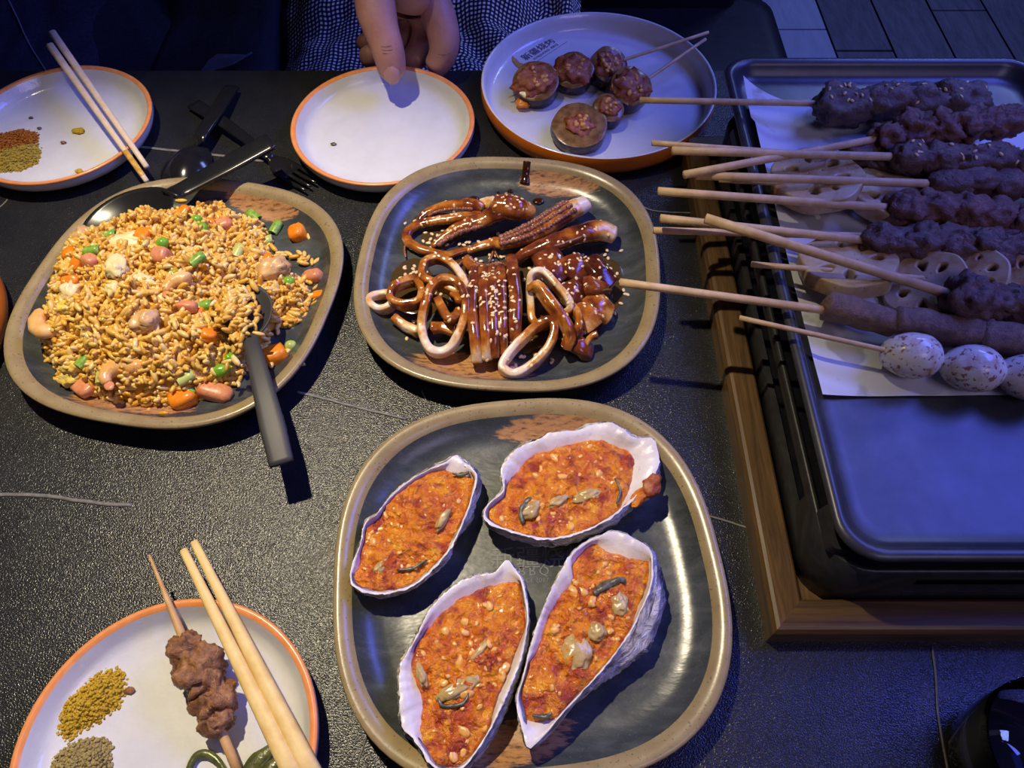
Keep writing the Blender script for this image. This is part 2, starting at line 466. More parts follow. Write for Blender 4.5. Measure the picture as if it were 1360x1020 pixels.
def m_quail():
    s = NT('spiced_boiled_egg')
    d1 = s.ramp(s.noise(310, 3, .6), [(.56, (0, 0, 0)), (.62, (1, 1, 1))])
    d2 = s.ramp(s.noise(75, 4, .7), [(.50, (0, 0, 0)), (.64, (1, 1, 1))])
    col = s.mix(s.math('MULTIPLY', d2, .6), (.80, .77, .72), (.50, .26, .12))
    col = s.mix(s.math('MULTIPLY', d1, .85), col, (.26, .08, .025))
    s.bump(s.noise(90, 2), .12, .002)
    return s.fin(col, .22, .5, sss=.12)
M_QUAIL = m_quail()
M_AUBSKIN = noisy('aubergine_skin', (.018, .010, .016), (.06, .03, .035), 120, .25, .3)
M_AUB = noisy('grilled_aubergine_flesh', (.16, .07, .02), (.34, .18, .06), 110, .25, .3, sss=.08)
def m_topping():
    s = NT('red_garlic_topping')
    col = s.ramp(s.noise(150, 5, .65), [(.3, (.14, .018, .007)), (.5, (.36, .08, .018)), (.70, (.52, .22, .07))])
    s.bump(s.noise(300, 5, .7), .7, .002)
    return s.fin(col, .18, .55)
M_TOP = m_topping()
M_MUST = noisy('mustard_yellow_powder', (.44, .26, .02), (.62, .42, .045), 500, .9, .9, 900, spec=.1)
M_OLIVE = noisy('olive_ground_cumin', (.28, .21, .07), (.42, .33, .13), 500, .9, .9, 900, spec=.1)
M_MUST2 = noisy('dull_mustard_powder', (.30, .21, .03), (.50, .36, .06), 500, .9, .9, 900, spec=.1)
M_RUST = noisy('rust_red_chili_powder', (.30, .09, .015), (.48, .18, .03), 500, .9, .9, 900, spec=.1)
M_SKIN = None
def m_skin():
    s = NT('skin')
    col = s.ramp(s.noise(45, 4), [(.3, (.42, .20, .165)), (.7, (.52, .27, .22))])
    s.bump(s.noise(190, 5), .3, .0016)
    return s.fin(col, .5, .4, sss=.2, sssc=.004)
M_SKIN = m_skin()
M_NAIL = simple('thumb_nail', (.50, .27, .24), .25, .5)
def m_gingham():
    s = NT('black_and_white_gingham')
    uv = s.n('ShaderNodeUVMap'); uv.uv_map = 'UVMap'
    sep = s.n('ShaderNodeSeparateXYZ'); s.set(sep.inputs[0], uv.outputs[0])
    def stripe(o): return s.math('GREATER_THAN', s.math('FRACT', s.math('DIVIDE', o, .0062)), .5)
    a, b = stripe(sep.outputs[0]), stripe(sep.outputs[1])
    t = s.math('MULTIPLY', s.math('ADD', a, b), .5)
    col = s.ramp(t, [(0, (.70, .70, .70)), (.34, (.05, .05, .055)), (.75, (.012, .012, .014))], 'CONSTANT')
    s.bump(s.noise(900, 2), .1, .0005)
    return s.fin(col, .85, .15)
M_GING = m_gingham()
M_NAVY = noisy('dark_navy_cloth', (.010, .012, .026), (.018, .021, .042), 260, .85, .25, 900, spec=.15)
M_SEAM = simple('grey_seam_thread', (.10, .11, .15), .8, .2)
M_LEATHER = noisy('black_leather', (.010, .010, .011), (.016, .016, .018), 90, .38, .12, 420)
M_PLANK = m_wood('grey_floor_plank', (.085, .082, .095), (.15, .145, .16), 'Y', .45, 40)
M_PLANKL = m_wood('light_grey_floor_plank', (.30, .34, .40), (.38, .42, .48), 'Y', .4, 40)
M_GROUT = simple('dark_subfloor', (.012, .012, .014), .8, .2)
def m_glass():
    return simple('clear_glass', (1, 1, 1), .0, .5, trans=1.0, ior=1.45)
M_GLASS = m_glass()
M_PRINT = simple('grey_print', (.075, .075, .10), .4, .4)
M_PRINTD = simple('faint_plate_print', (.13, .14, .14), .4, .4)
M_GREEN = noisy('dark_green_pickled_leaf', (.045, .055, .012), (.11, .12, .03), 150, .25, .3)

# ---------------------------------------------------------------- setting: floor
FZ = -0.75
tag(solo('floor', box(-1.6, 2.6, -1.0, 3.4, FZ-.06, FZ-.012), M_GROUT, None, None), kind='structure')
floor = bpy.data.objects['floor']
PW = 0.155
xs = [(-1.5+0.0+i*PW) for i in range(26)]
xs = [0.858-PW*16+i*PW for i in range(28)]
for i, x in enumerate(xs):
    y = -0.9-(i*0.37) % 1.2
    light_col = (i == 15)
    k = 0
    while y < 3.3:
        ln = 1.2
        y1 = 1.855 if False else y+ln
        if i == 16:                                   # the board with the joint the photograph shows
            y, y1 = (-0.9+1.38*k, -0.9+1.38*(k+1)); ln = 1.38
            if k == 2: y, y1 = 1.855, 3.2
            if k == 1: y1 = 1.852
        if y1 > 3.4: y1 = 3.4
        part(floor, 'plank', box(x+.003, x+PW-.003, y+.003, y1-.003, FZ-.012, FZ), M_PLANKL if light_col else M_PLANK, smooth=False,
             label='pale blue-grey plank' if light_col else None)
        y = y1; k += 1
        if y1 >= 3.15: break

M_WALL = simple('dark_wall_paint', (.03, .03, .035), .8, .2)
for nm, b in (('wall_back', box(-1.6, 2.6, 3.4, 3.5, FZ-.06, 1.95)), ('wall_right', box(2.6, 2.7, -1.0, 3.5, FZ-.06, 1.95)), ('ceiling', box(-1.6, 2.7, -1.0, 3.5, 1.95, 2.0))):
    tag(solo(nm, b, M_WALL, None, None, smooth=False), kind='structure')

# ---------------------------------------------------------------- table
TX0, TX1, TY0, TY1 = -0.95, 0.62, -0.22, 0.692
table = thing('dining_table', (-.15, .25, FZ), 'black stone-topped restaurant table that carries all the dishes', 'table')
def rrect(x0, x1, y0, y1, r, z, n=6):
    P = []
    for cx, cy, a0 in ((x1-r, y1-r, 0), (x0+r, y1-r, PI/2), (x0+r, y0+r, PI), (x1-r, y0+r, 1.5*PI)):
        for k in range(n+1):
            a = a0+PI/2*k/n; P.append(Vector((cx+r*math.cos(a), cy+r*math.sin(a), z)))
    return P
part(table, 'tabletop', loft([rrect(TX0+.003, TX1-.003, TY0+.003, TY1-.003, .01, -.04), rrect(TX0, TX1, TY0, TY1, .012, -.037), rrect(TX0, TX1, TY0, TY1, .012, -.002), rrect(TX0+.002, TX1-.002, TY0+.002, TY1-.002, .010, 0)], True, True), M_TABLE, smooth=False)
for x in (-.6, .3):
    part(table, 'pedestal', lathe([(.035, FZ+.02), (.03, FZ+.03), (.03, -.06), (.05, -.045), (.12, -.04)], (x, .25, 0), 24), M_BLACKMETAL)
    part(table, 'foot_plate', lathe([(.20, FZ+.001), (.20, FZ+.012), (.04, FZ+.022)], (x, .25, 0), 40), M_BLACKMETAL)
def vein(pts, w):
    P = catmull(Us(pts, 0.0004), 5)
    P = [p+Vector((0, noise.noise(p*90)*.0008, 0)) for p in P]
    part(table, 'vein', sweep(P, w, .0004, 6), M_VEIN)
vein([(-20, 657), (30, 657), (80, 661), (120, 667), (175, 671)], .0015)
vein([(395, 520), (430, 529), (480, 542), (540, 557)], .0012)
vein([(150, 193), (205, 197), (280, 205), (350, 214)], .0016)
vein([(-20, 288), (0, 275), (10, 265)], .0008)
vein([(930, 682), (965, 692), (1000, 703)], .0008)
vein([(1238, 858), (1243, 900), (1246, 950), (1262, 1040)], .0008)
vein([(500, 940), (485, 985), (470, 1030)], .0004)
vein([(560, 520), (572, 545)], .0005)
vein([(845, 270), (870, 280), (925, 283)], .0007)

# ---------------------------------------------------------------- bench and seated people
bench = thing('bench', (-.3, 1.1, FZ), 'black leather bench seat behind the far edge of the table', 'bench')
part(bench, 'seat', loft([rrect(-1.3, .46, .80, 1.35, .05, -.40), rrect(-1.31, .47, .79, 1.36, .06, -.385), rrect(-1.31, .47, .79, 1.36, .06, -.32), rrect(-1.30, .462, .80, 1.35, .055, -.303), rrect(-1.27, .44, .83, 1.33, .05, -.30)], True, True), M_LEATHER)
part(bench, 'backrest', loft([rrect(-1.3, .40, 1.30, 1.40, .03, -.30), rrect(-1.3, .40, 1.31, 1.41, .03, .05), rrect(-1.28, .38, 1.32, 1.40, .03, .07)], True, True), M_LEATHER)
part(bench, 'plinth', box(-1.27, .42, .86, 1.38, FZ, -.39), M_LEATHER, smooth=False)

def heightgrid(x0, x1, y0, y1, nx, ny, zf, thick=.03):
    V, F, UVs = [], [], []
    for j in range(ny+1):
        for i in range(nx+1):
            x = x0+(x1-x0)*i/nx; y = y0+(y1-y0)*j/ny
            V.append(zf(x, y))
    for j in range(ny):
        for i in range(nx):
            a = j*(nx+1)+i; F.append((a, a+1, a+nx+2, a+nx+1))
    # close underneath
    n = len(V); ring = [i for i in range(nx+1)]+[j*(nx+1)+nx for j in range(1, ny+1)]+[ny*(nx+1)+i for i in range(nx-1, -1, -1)]+[j*(nx+1) for j in range(ny-1, 0, -1)]
    for i in ring: V.append(V[i]-Vector((0, 0, thick)))
    m = len(ring)
    for k in range(m): F.append((ring[k], n+k, n+(k+1) % m, ring[(k+1) % m]))
    F.append(tuple(n+k for k in range(m)))
    return V, F
def add_uv(o, nx, ny):
    """uv in metres measured along the cloth, so the check follows the folds"""
    me = o.data; co = [v.co for v in me.vertices]
    us = {}
    for j in range(ny+1):
        d = 0
        for i in range(nx+1):
            if i: d += (co[j*(nx+1)+i]-co[j*(nx+1)+i-1]).length
            us[j*(nx+1)+i] = [d, 0]
    for i in range(nx+1):
        d = 0
        for j in range(ny+1):
            if j: d += (co[j*(nx+1)+i]-co[(j-1)*(nx+1)+i]).length
            us[j*(nx+1)+i][1] = d
    uv = me.uv_layers.new(name='UVMap')
    for l in me.loops: uv.data[l.index].uv = us.get(l.vertex_index, (0, 0))

# gingham-dressed person: lap, belly, left arm and hand
person = thing('person', (-.10, 1.05, -.30), 'person in black and white gingham dress reaching a hand to the empty plate', 'person')
def dress_z(x, y):
    t = (x+.115)/.20
    lap = -.13-.035*t*t-.03*math.exp(-((x+.10)/.03)**2)*max(0, min(1, (1.0-y)/.2))
    fold = .026*math.sin(x*70+y*22+3*noise.noise(Vector((x*9, y*9, 1))))*math.exp(-abs(x-.04)/.08)+.010*noise.noise(Vector((x*22, y*14, 2)))+.006*noise.noise(Vector((x*50, y*40, 5)))
    belly = .55*max(0, y-.98)
    edge = -.10*max(0, abs(t)-.82)**1.0
    return Vector((x, y, lap+fold+belly+edge))
NX, NY = 90, 70
dr = part(person, 'dress', heightgrid(-.32, .10, .715, 1.2, NX, NY, dress_z, .06), M_GING)
add_uv(dr, NX, NY)
part(person, 'thigh', sweep(catmull([Vector((-.035, 1.05, -.235)), Vector((-.04, .85, -.215)), Vector((-.045, .735, -.175))], 6), [.06, .06, .045], [.06, .055, .04], 16), M_SKIN)

def skin_body(joints, edges, root=0, sub=2):
    me = bpy.data.meshes.new('limb'); me.from_pydata([j[0] for j in joints], edges, [])
    o = bpy.data.objects.new('limb', me); C.objects.link(o)
    md = o.modifiers.new('s', 'SKIN'); md.use_smooth_shade = True; md.branch_smoothing = .6
    for k, j in enumerate(joints):
        r = j[1]; me.skin_vertices[0].data[k].radius = (r, r) if not isinstance(r, tuple) else r
        me.skin_vertices[0].data[k].use_root = (k == root)
    o.modifiers.new('u', 'SUBSURF').levels = sub
    m2 = bpy.data.meshes.new_from_object(o.evaluated_get(DG()))
    V = [v.co.copy() for v in m2.vertices]; F = [tuple(p.vertices) for p in m2.polygons]
    bpy.data.objects.remove(o); bpy.data.meshes.remove(me); bpy.data.meshes.remove(m2)
    return V, F
J = []; E_ = []
def jt(u, v, z, r, prev=None):
    J.append((U(u, v, z), r))
    if prev is not None: E_.append((prev, len(J)-1))
    return len(J)-1
palm = jt(545, -22, .078, .034)
wr = jt(530, -90, .098, .030, palm); fa = jt(520, -150, .11, .033, wr)
J.append((U(520, -150, .11)+Vector((0, .16, .02)), .040)); E_.append((fa, len(J)-1))
cm = jt(498, -24, .086, .029, palm); mp = jt(496, 8, .078, .0225, cm); m1 = jt(507, 42, .064, .0168, mp); ip = jt(516, 68, .052, .0166, m1); i2 = jt(520, 88, .039, .0150, ip); jt(522, 106, .027, .0124, i2)
k1 = jt(574, -6, .064, .0240, palm); a = jt(586, 28, .050, .0180, k1); b = jt(592, 62, .034, .0168, a); c = jt(584, 84, .018, .0140, b); jt(570, 96, .013, .0115, c)
k2 = jt(560, 2, .050, .022, palm); a = jt(568, 30, .030, .0165, k2); b = jt(564, 58, .014, .0155, a); c = jt(552, 78, .010, .0138, b); jt(536, 87, .011, .0115, c)
k3 = jt(542, 8, .040, .020, palm); a = jt(545, 35, .014, .0160, k3); b = jt(535, 62, .002, .0145, a); c = jt(508, 72, .004, .0130, b); jt(480, 77, .012, .0112, c)
k4 = jt(524, 10, .034, .018, palm); a = jt(528, 32, .010, .0135, k4); b = jt(515, 50, .004, .0120, a); c = jt(495, 56, .008, .0108, b); jt(473, 58, .014, .0092, c)
jt(549, 20, .068, .0165, palm)
hgeo = skin_body(J, E_)
hand = part(person, 'hand', hgeo, M_SKIN)
HBV = BVHTree.FromPolygons([tuple(v) for v in hgeo[0]], hgeo[1])
def on_hand(u, v):
    h = HBV.ray_cast(Vector((0, 0, CAM_H)), ray(u, v).normalized())
    return h[0]
M_CREASE = simple('skin_crease', (.26, .115, .09), .6, .3)
for line in ([(500, 60), (509, 62), (518, 61), (527, 59)], [(502, 65), (511, 67), (520, 66), (529, 64)], [(504, 70), (512, 71), (521, 71)], [(578, 71), (587, 73), (597, 71), (603, 67)], [(560, 76), (567, 70), (573, 60)]):
    P = [p for p in (on_hand(*q) for q in line) if p is not None]
    if len(P) > 2: part(person, 'skin_crease', sweep(catmull(P, 4), [.0001, .00055, .0001], [.0001, .00035, .0001], 6), M_CREASE)
# thumb nail, lying on the back of the tip
nl = [U(506, 97, .0412), U(534, 97, .0412), U(532, 112, .034), U(520, 117, .030), U(508, 112, .034)]
def nail():
    cen = U(519.5, 101, .0398); P = []
    ax = (U(521, 113, .030)-U(517, 93, .0425)).normalized(); sd = Vector((1, 0, 0)); sd = (sd-ax*sd.dot(ax)).normalized(); nr = sd.cross(ax).normalized()
    if nr.z < 0: nr = -nr
    loops = []
    for i in range(7):
        t = -1+2*i/6; w = .0076*(1-.18*t*t-(0.35*max(0, t)**3)); L = []
        for j in range(9):
            s_ = -1+2*j/8
            L.append(cen+ax*(t*.0080)+sd*(s_*w)+nr*(-.0040*s_*s_-.0010*t*t+.0002))
        loops.append(L)
    return loft(loops, closed=False)
part(person, 'sleeve', sweep([U(520, -150, .11)+Vector((0, .10, .012)), U(520, -150, .11)+Vector((-.005, .2, .03)), U(520, -150, .11)+Vector((-.01, .30, .06))], [.05, .06, .07], [.05, .06, .07], 20), M_GING)
part(person, 'thumb_nail', nail(), M_NAIL)

person2 = thing('person', (-.6, 1.05, -.30), 'person in dark navy clothes in the gloom beyond the chopsticks plate', 'person')
def lap2(x, y):
    z = -.135-.05*math.exp(-((x+.52)/.035)**2)-.9*max(0, abs(x+.55)-.21)**1.3+.010*noise.noise(Vector((x*14, y*10, 7)))+.006*noise.noise(Vector((x*40, y*22, 3)))+.5*max(0, y-1.0)
    return Vector((x, y, z))
part(person2, 'trousers', heightgrid(-.88, -.335, .72, 1.2, 60, 40, lap2, .06), M_NAVY)
P = catmull(Us([(0, -20), (18, 22), (38, 55), (56, 84)], -.1), 5)
part(person2, 'seam', sweep([Vector((p.x, p.y, lap2(p.x, p.y).z+.001)) for p in P], .0012, .001, 6), M_SEAM)
fl = Us([(254, 68), (266, 50), (278, 42), (316, 40), (324, 34), (300, 56)], -.1)  # flat patch on the lap, paler blue than the trousers
part(person2, 'blue_patch', ([Vector((p.x, p.y, lap2(p.x, p.y).z+.004)) for p in fl]+[Vector((p.x, p.y, lap2(p.x, p.y).z+.001)) for p in fl], [(0, 1, 2, 3, 4, 5)]+[(k, (k+1) % 6, 6+(k+1) % 6, 6+k) for k in range(6)]),
     noisy('paler_blue_cloth', (.06, .08, .17), (.09, .11, .22), 300, .8, .2), smooth=False)

# ---------------------------------------------------------------- plates
def round_plate(name, c, R, label, big=False, group=None):
    t = thing(name, (c[0], c[1], 0), label, 'plate', group)
    p = (c[0], c[1], 0)
    if big:
        part(t, 'wall', lathe([(.0005, .0005), (R*.86, .0005), (R*.92, .0015), (R*.972, .005), (R*.997, .011), (R*1.0, .016), (R*.997, .021), (R*.993, .0232)], p, 96), M_ORANGE)
        part(t, 'dish', lathe0([(R*.993, .0232), (R*.986, .0238), (R*.972, .0232), (R*.955, .016), (R*.935, .0095), (R*.91, .0068), (R*.87, .006), (R*.4, .006), (0.0005, .006)], p, 96), M_WHITE)
    else:
        part(t, 'dish', lathe([(.0005, .0005), (R*.72, .0005), (R*.80, .001), (R*.90, .004), (R*.97, .009), (R*.998, .0142), (R, .0178)], p, 96), M_WHITE)
        part(t, 'rim', lathe0([(R, .0178), (R*1.002, .0188), (R*.992, .0198), (R*.965, .0196), (R*.945, .0182)], p, 96), M_ORIM)
        part(t, 'well', lathe0([(R*.945, .0182), (R*.925, .0155), (R*.90, .0118), (R*.87, .0088), (R*.82, .0068), (R*.7, .006), (R*.35, .0058), (0.0005, .0058)], p, 96), M_WHITE)
    return t
PR = .0835
pl_empty = round_plate('small_plate', U(510, 174, .0)*0+Vector((-.1185, .5865, 0)), .0840, 'empty small white plate with orange rim, pinched by the thumb')
pl_tl = round_plate('small_plate', Vector((-.417, .587, 0)), PR, 'small orange-rimmed plate with two pale chopsticks and red and yellow spice')
pl_bl = round_plate('small_plate', Vector((-.1895, .062, 0)), .0825, 'small orange-rimmed plate nearest the viewer holding a half-eaten skewer')
pl_big = round_plate('large_plate', Vector((.0825, .643, 0)), .1125, 'large white plate with orange outside holding two aubergine skewers', True)
pl_left = round_plate('large_plate', Vector((-.4975, .338, 0)), .1125, 'orange-walled plate cut off by the left edge beside the rice', True)

def sq_loop(c, a, b, rot, n, z, f, N=112):
    L = []
    for k in range(N):
        th = 2*PI*k/N; ct, st = math.cos(th), math.sin(th)
        r = 1/((abs(ct)**n+abs(st)**n)**(1/n))
        x, y = f*a*r*ct, f*b*r*st
        L.append(Vector((c[0]+x*math.cos(rot)-y*math.sin(rot), c[1]+x*math.sin(rot)+y*math.cos(rot), z)))
    return L
def stone_plate(c, rot, label, strokes):
    a, b, n = .1195, .1215, 2.65
    t = thing('stoneware_plate', (c[0], c[1], 0), label, 'plate')
    def L(f, z): return sq_loop(c, a, b, rot, n, z, f)
    part(t, 'underside', loft([L(.66, .0), L(.70, .0), L(.74, .004), L(.88, .010), L(.97, .016), L(.995, .0195)], True), M_UNDER)
    part(t, 'rim', loft([L(.995, .0195), L(1.0, .0215), L(.995, .0228), L(.975, .0232), L(.945, .0222), L(.925, .0206), L(.910, .0186)]), M_TAN)
    V, F = loft([L(.910, .0186), L(.89, .0160), L(.86, .0128), L(.82, .0102), L(.76, .0086), L(.66, .008), L(.5, .008), L(.25, .008), L(.02, .008)], False, True)
    part(t, 'well', (V, F), m_stone('dark_glaze', strokes))
    return t
RC = Vector((-.2558, .3852, 0)); SQ = Vector((-.0026, .4133, 0)); OC = Vector((.0104, .1631, 0))
def loc_in(c, u, v, z=.01): p = U(u, v, z)-c; return p.x, p.y
sx, sy = loc_in(RC, 352, 276); sx2, sy2 = loc_in(RC, 175, 537)
pl_rice = stone_plate(RC, -.184, 'dark stoneware plate with tan rim heaped with fried rice', [(sx, sy, .036, .0135, -.32), (sx2, sy2, .05, .012, -.1)])
sx, sy = loc_in(SQ, 745, 248); sx2, sy2 = loc_in(SQ, 625, 488)
pl_squid = stone_plate(SQ, -.068, 'dark stoneware plate with tan rim under the sauced squid', [(sx, sy, .040, .013, -.12), (sx2, sy2, .05, .016, -.12)])
sx, sy = loc_in(OC, 735, 572); sx2, sy2 = loc_in(OC, 690, 985)
pl_oys = stone_plate(OC, .0975, 'dark stoneware plate with tan rim under four oysters', [(sx, sy, .042, .0105, .08), (sx2, sy2, .035, .014, .25)])

def text(parent, name, body, p, ang, size, mat, depth=.00005, space=1.0):
    cu = bpy.data.curves.new(name, 'FONT'); cu.body = body; cu.size = size; cu.align_x = 'CENTER'; cu.align_y = 'CENTER'; cu.extrude = depth; cu.space_character = space
    o = bpy.data.objects.new(name, cu); C.objects.link(o)
    me = bpy.data.meshes.new_from_object(o.evaluated_get(DG()))
    V = [v.co.copy() for v in me.vertices]; F = [tuple(q.vertices) for q in me.polygons]
    bpy.data.objects.remove(o); bpy.data.curves.remove(cu); bpy.data.meshes.remove(me)
    M = Matrix.Translation(p) @ Matrix.Rotation(ang, 4, 'Z')
    part(parent, name, xf((V, F), M), mat, smooth=False)
d = U(737, 46, .0065)-U(692, 75, .0065); ang = math.atan2(d.y, d.x); PC = U(713, 64, .0064)
side = Vector((-math.sin(ang), math.cos(ang), 0)); along = Vector((math.cos(ang), math.sin(ang), 0))
text(pl_big, 'logo_lettering', '新疆烧烤', PC-side*.0025, ang, .0112, M_PRINT, space=1.05)
text(pl_big, 'logo_caption', 'XINJIANG BBQ', PC-side*.0105+along*.002, ang, .0042, M_PRINT, space=1.35)
part(pl_big, 'logo_line', sweep([PC-side*.0150+along*(-.022), PC-side*.0150+along*.030], .00025, .00006, 4), M_PRINT)
d = U(735, 771, .0082)-U(690, 771, .0082); PC = U(718, 742, .0082)
text(pl_oys, 'logo_lettering', '新疆烧烤', PC, .02, .016, M_PRINTD)
text(pl_oys, 'logo_caption', 'BBQ', U(709, 759, .0082), .02, .008, M_PRINTD, space=1.5)
text(pl_oys, 'logo_date', 'SINCE 2017', U(707, 771, .0082), .02, .0042, M_PRINTD)

# ---------------------------------------------------------------- fried rice
Zp = .0082
foot = [(p.x, p.y) for p in Us([(60, 452), (72, 405), (84, 360), (100, 338), (125, 326), (160, 314), (188, 306), (204, 294), (230, 290), (265, 282), (296, 270), (312, 285), (352, 300), (352, 330), (385, 362), (415, 392), (405, 425), (358, 445), (340, 480), (318, 508), (280, 528), (200, 543), (130, 528), (92, 510), (66, 478)], Zp)]
foot_main = [(p.x, p.y) for p in Us([(60, 452), (72, 405), (84, 360), (100, 338), (125, 326), (160, 314), (188, 306), (204, 296), (230, 292), (280, 290), (310, 320), (335, 370), (330, 440), (330, 485), (300, 515), (200, 543), (130, 528), (92, 510), (66, 478)], Zp)]
def rice_h(x, y):
    if not pip(x, y, foot): return None
    d = pdist(x, y, foot)
    h = min(d*.9, .010)
    if pip(x, y, foot_main):
        dm = pdist(x, y, foot_main); h += .034*(1-math.exp(-dm/.030))
    h += .010*noise.noise(Vector((x*42, y*42, 3)))*min(1, d/.02)+.0055*noise.noise(Vector((x*105, y*105, 8)))*min(1, d/.01)
    return Zp+max(h, .001)
def rice_hit(u, v):
    z = .03
    for _ in range(14):
        p = U(u, v, z); h = rice_h(p.x, p.y); z = .5*z+.5*(h if h else Zp)
    return U(u, v, z)
# under-mound
fx = [p[0] for p in foot]; fy = [p[1] for p in foot]
V, F, idx = [], [], {}
N1 = 70
for j in range(N1+1):
    for i in range(N1+1):
        x = min(fx)+(max(fx)-min(fx))*i/N1; y = min(fy)+(max(fy)-min(fy))*j/N1
        h = rice_h(x, y); idx[i, j] = len(V); V.append(Vector((x, y, (h-.0025) if h else Zp-.002)))
for j in range(N1):
    for i in range(N1):
        q = (idx[i, j], idx[i+1, j], idx[i+1, j+1], idx[i, j+1])
        if max(V[k].z for k in q) > Zp: F.append(q)
moundA = [.08]*len(V)
mats, vals = [], []
def grain_at(p, flat=.35):
    R = Matrix.Rotation(random.uniform(0, 2*PI), 4, 'Z') @ Matrix.Rotation(random.gauss(0, flat), 4, 'Y') @ Matrix.Rotation(random.uniform(0, PI), 4, 'X')
    s = random.uniform(.8, 1.15)
    mats.append(Matrix.Translation(p) @ R @ Matrix.Diagonal((s, s*random.uniform(.9, 1.15), s, 1))); vals.append(random.random()**.9)
n = 0
while n < 3700:
    x = random.uniform(min(fx), max(fx)); y = random.uniform(min(fy), max(fy)); h = rice_h(x, y)
    if h is None: continue
    grain_at(Vector((x, y, h+random.uniform(-.0025, .0025))), .6); n += 1
for (u, v, k) in [(405, 345, 9), (375, 338, 6), (355, 322, 5), (405, 372, 5), (430, 400, 4), (385, 385, 6), (345, 465, 14), (352, 485, 8), (385, 468, 2), (398, 482, 1), (410, 313, 1), (421, 346, 1), (437, 361, 1), (420, 381, 1), (400, 378, 1), (80, 498, 4), (75, 475, 5), (110, 545, 2), (195, 548, 3), (300, 262, 10), (283, 268, 10), (240, 262, 10), (225, 560, 1)]:
    for _ in range(k):
        p = U(u+random.gauss(0, 6)*(k > 1), v+random.gauss(0, 4)*(k > 1), Zp+.0015)
        p.z = Zp+.0012+random.uniform(0, .003)*(k > 3)+(0.012 if v > 555 else 0); grain_at(p, .2)
GV, GF, GA = scatter(grain_mesh(.0051, .00195, 6, .0005), mats, vals)
geo = join((V, F), (GV, GF))
rice = solo('fried_rice', geo, M_RICE, 'heap of orange fried rice on the tan-rimmed plate', 'rice', kind='stuff', attrs={'var': moundA+GA})

def cube_bit(c, s, seed, mat, name, label, cat, group, sh=(1, 1, 1)):
    g = blob(c, s*sh[0], s*sh[1], s*sh[2], seed, .10, 14, 10, 1.2, random.uniform(0, PI), random.uniform(-.5, .5), 5.0)
    return solo(name, g, mat, label, cat, group)
g = 'vegetable and meat bits in the fried rice'
for (u, v, s, m, L) in [
    (217, 325, .0056, M_PEA, 'big round green pea on the crest of the rice'),
    (232, 367, .0050, M_PEA, 'dull green pea above the shrimp tail in the rice middle'),
    (269, 305, .0058, M_PEA, 'bright green pea beside the pink ham cube high on rice'),
    (262, 294, .0050, M_PEA, 'green pea tucked under the orange carrot near the rice top'),
    (384, 376, .0052, M_PEA, 'green pea right of the spoon bowl among stray rice'),
    (306, 478, .0058, M_PEA, 'wrinkled green pea just left of the grey spoon handle'),
    (387, 461, .0052, M_PALEPEA, 'pale green pea alone on the bare plate right of the spoon'),
    (253, 522, .0056, M_PEA, 'green pea touching the orange carrot chunk at the front edge')]:
    s *= .88; p = rice_hit(u, v); p.z += .0018
    solo('green_pea', blob(p, s, s, s*.85, u, .08, 16, 10, 1.3), m, L, 'pea', 'green peas in the fried rice')
p = rice_hit(295, 495); p.z += .003
solo('green_bean', blob(p, .0080, .0050, .0045, 3, .06, 16, 10, 1.3, .5), M_PEA, 'long oval green bean below the wrinkled pea, left of grey spoon', 'bean')
for (u, v, s, L, sh) in [
    (96, 341, .0062, 'upper orange carrot cube on the left flank of the rice', (1, 1, 1)),
    (105, 352, .0062, 'orange carrot wedge directly beside the red ham on the left flank', (1.2, .8, .8)),
    (192, 316, .0068, 'red-orange carrot chunk left of the big round pea', (1.2, 1, .9)),
    (95, 375, .0055, 'small carrot sliver above the pale egg on the left edge', (.8, 1.4, .7)),
    (245, 287, .0064, 'orange carrot oval near the top of the heap', (1.3, .8, .9)),
    (278, 298, .0055, 'thin orange carrot wedge against the pink ham cube', (.7, 1.3, .8)),
    (397, 313, .0082, 'large carrot cube on bare plate by the rusty brush stroke', (1, 1.1, 1)),
    (427, 395, .0066, 'orange carrot wedge farthest right by the plate rim', (1.4, .7, .7)),
    (366, 475, .0092, 'large orange carrot chunk right of the grey spoon handle', (1, 1.15, .8)),
    (246, 534, .0092, 'large carrot chunk at the front edge below a green pea', (1.2, .9, .9)),
    (279, 448, .0062, 'dark orange carrot bit below the spoonful of rice', (1.1, .9, .9)),
    (265, 420, .0055, 'carrot bit left of the spoonful under a scallion slice', (.8, 1.2, .8)),
    (355, 347, .0055, 'orange carrot bit above the pale chicken lump', (1.2, .8, .8))]:
    s *= .84; p = rice_hit(u, v); p.z += s*.4
    cube_bit(p, s, u, M_CARROT, 'carrot_cube', L, 'carrot', 'carrot cubes in the fried rice', sh)
for (u, v, s, L, sh) in [
    (122, 350, .0070, 'red-brown ham cube between carrots on the left flank', (.9, 1.1, .9)),
    (216, 343, .0078, 'ham cube just under the big round pea', (1, 1, 1)),
    (296, 302, .0080, 'pink ham cube at the upper right of the heap', (1.3, .8, .8)),
    (416, 370, .0078, 'pink ham cube on bare plate at the right', (1.4, .8, .8)),
    (287, 524, .0100, 'long pink ham wedge at the front edge left of the spoon', (1.6, .8, .7)),
    (117, 515, .0092, 'flat red-brown ham square at the lower left of the rice', (1.1, 1.1, .5)),
    (248, 409, .0065, 'small ham stick right of the shrimp tail', (.7, 1.5, .7))]:
    s *= .84; p = rice_hit(u, v); p.z += s*.35
    cube_bit(p, s, u+1, M_HAM, 'ham_cube', L, 'ham', 'ham cubes in the fried rice', sh)
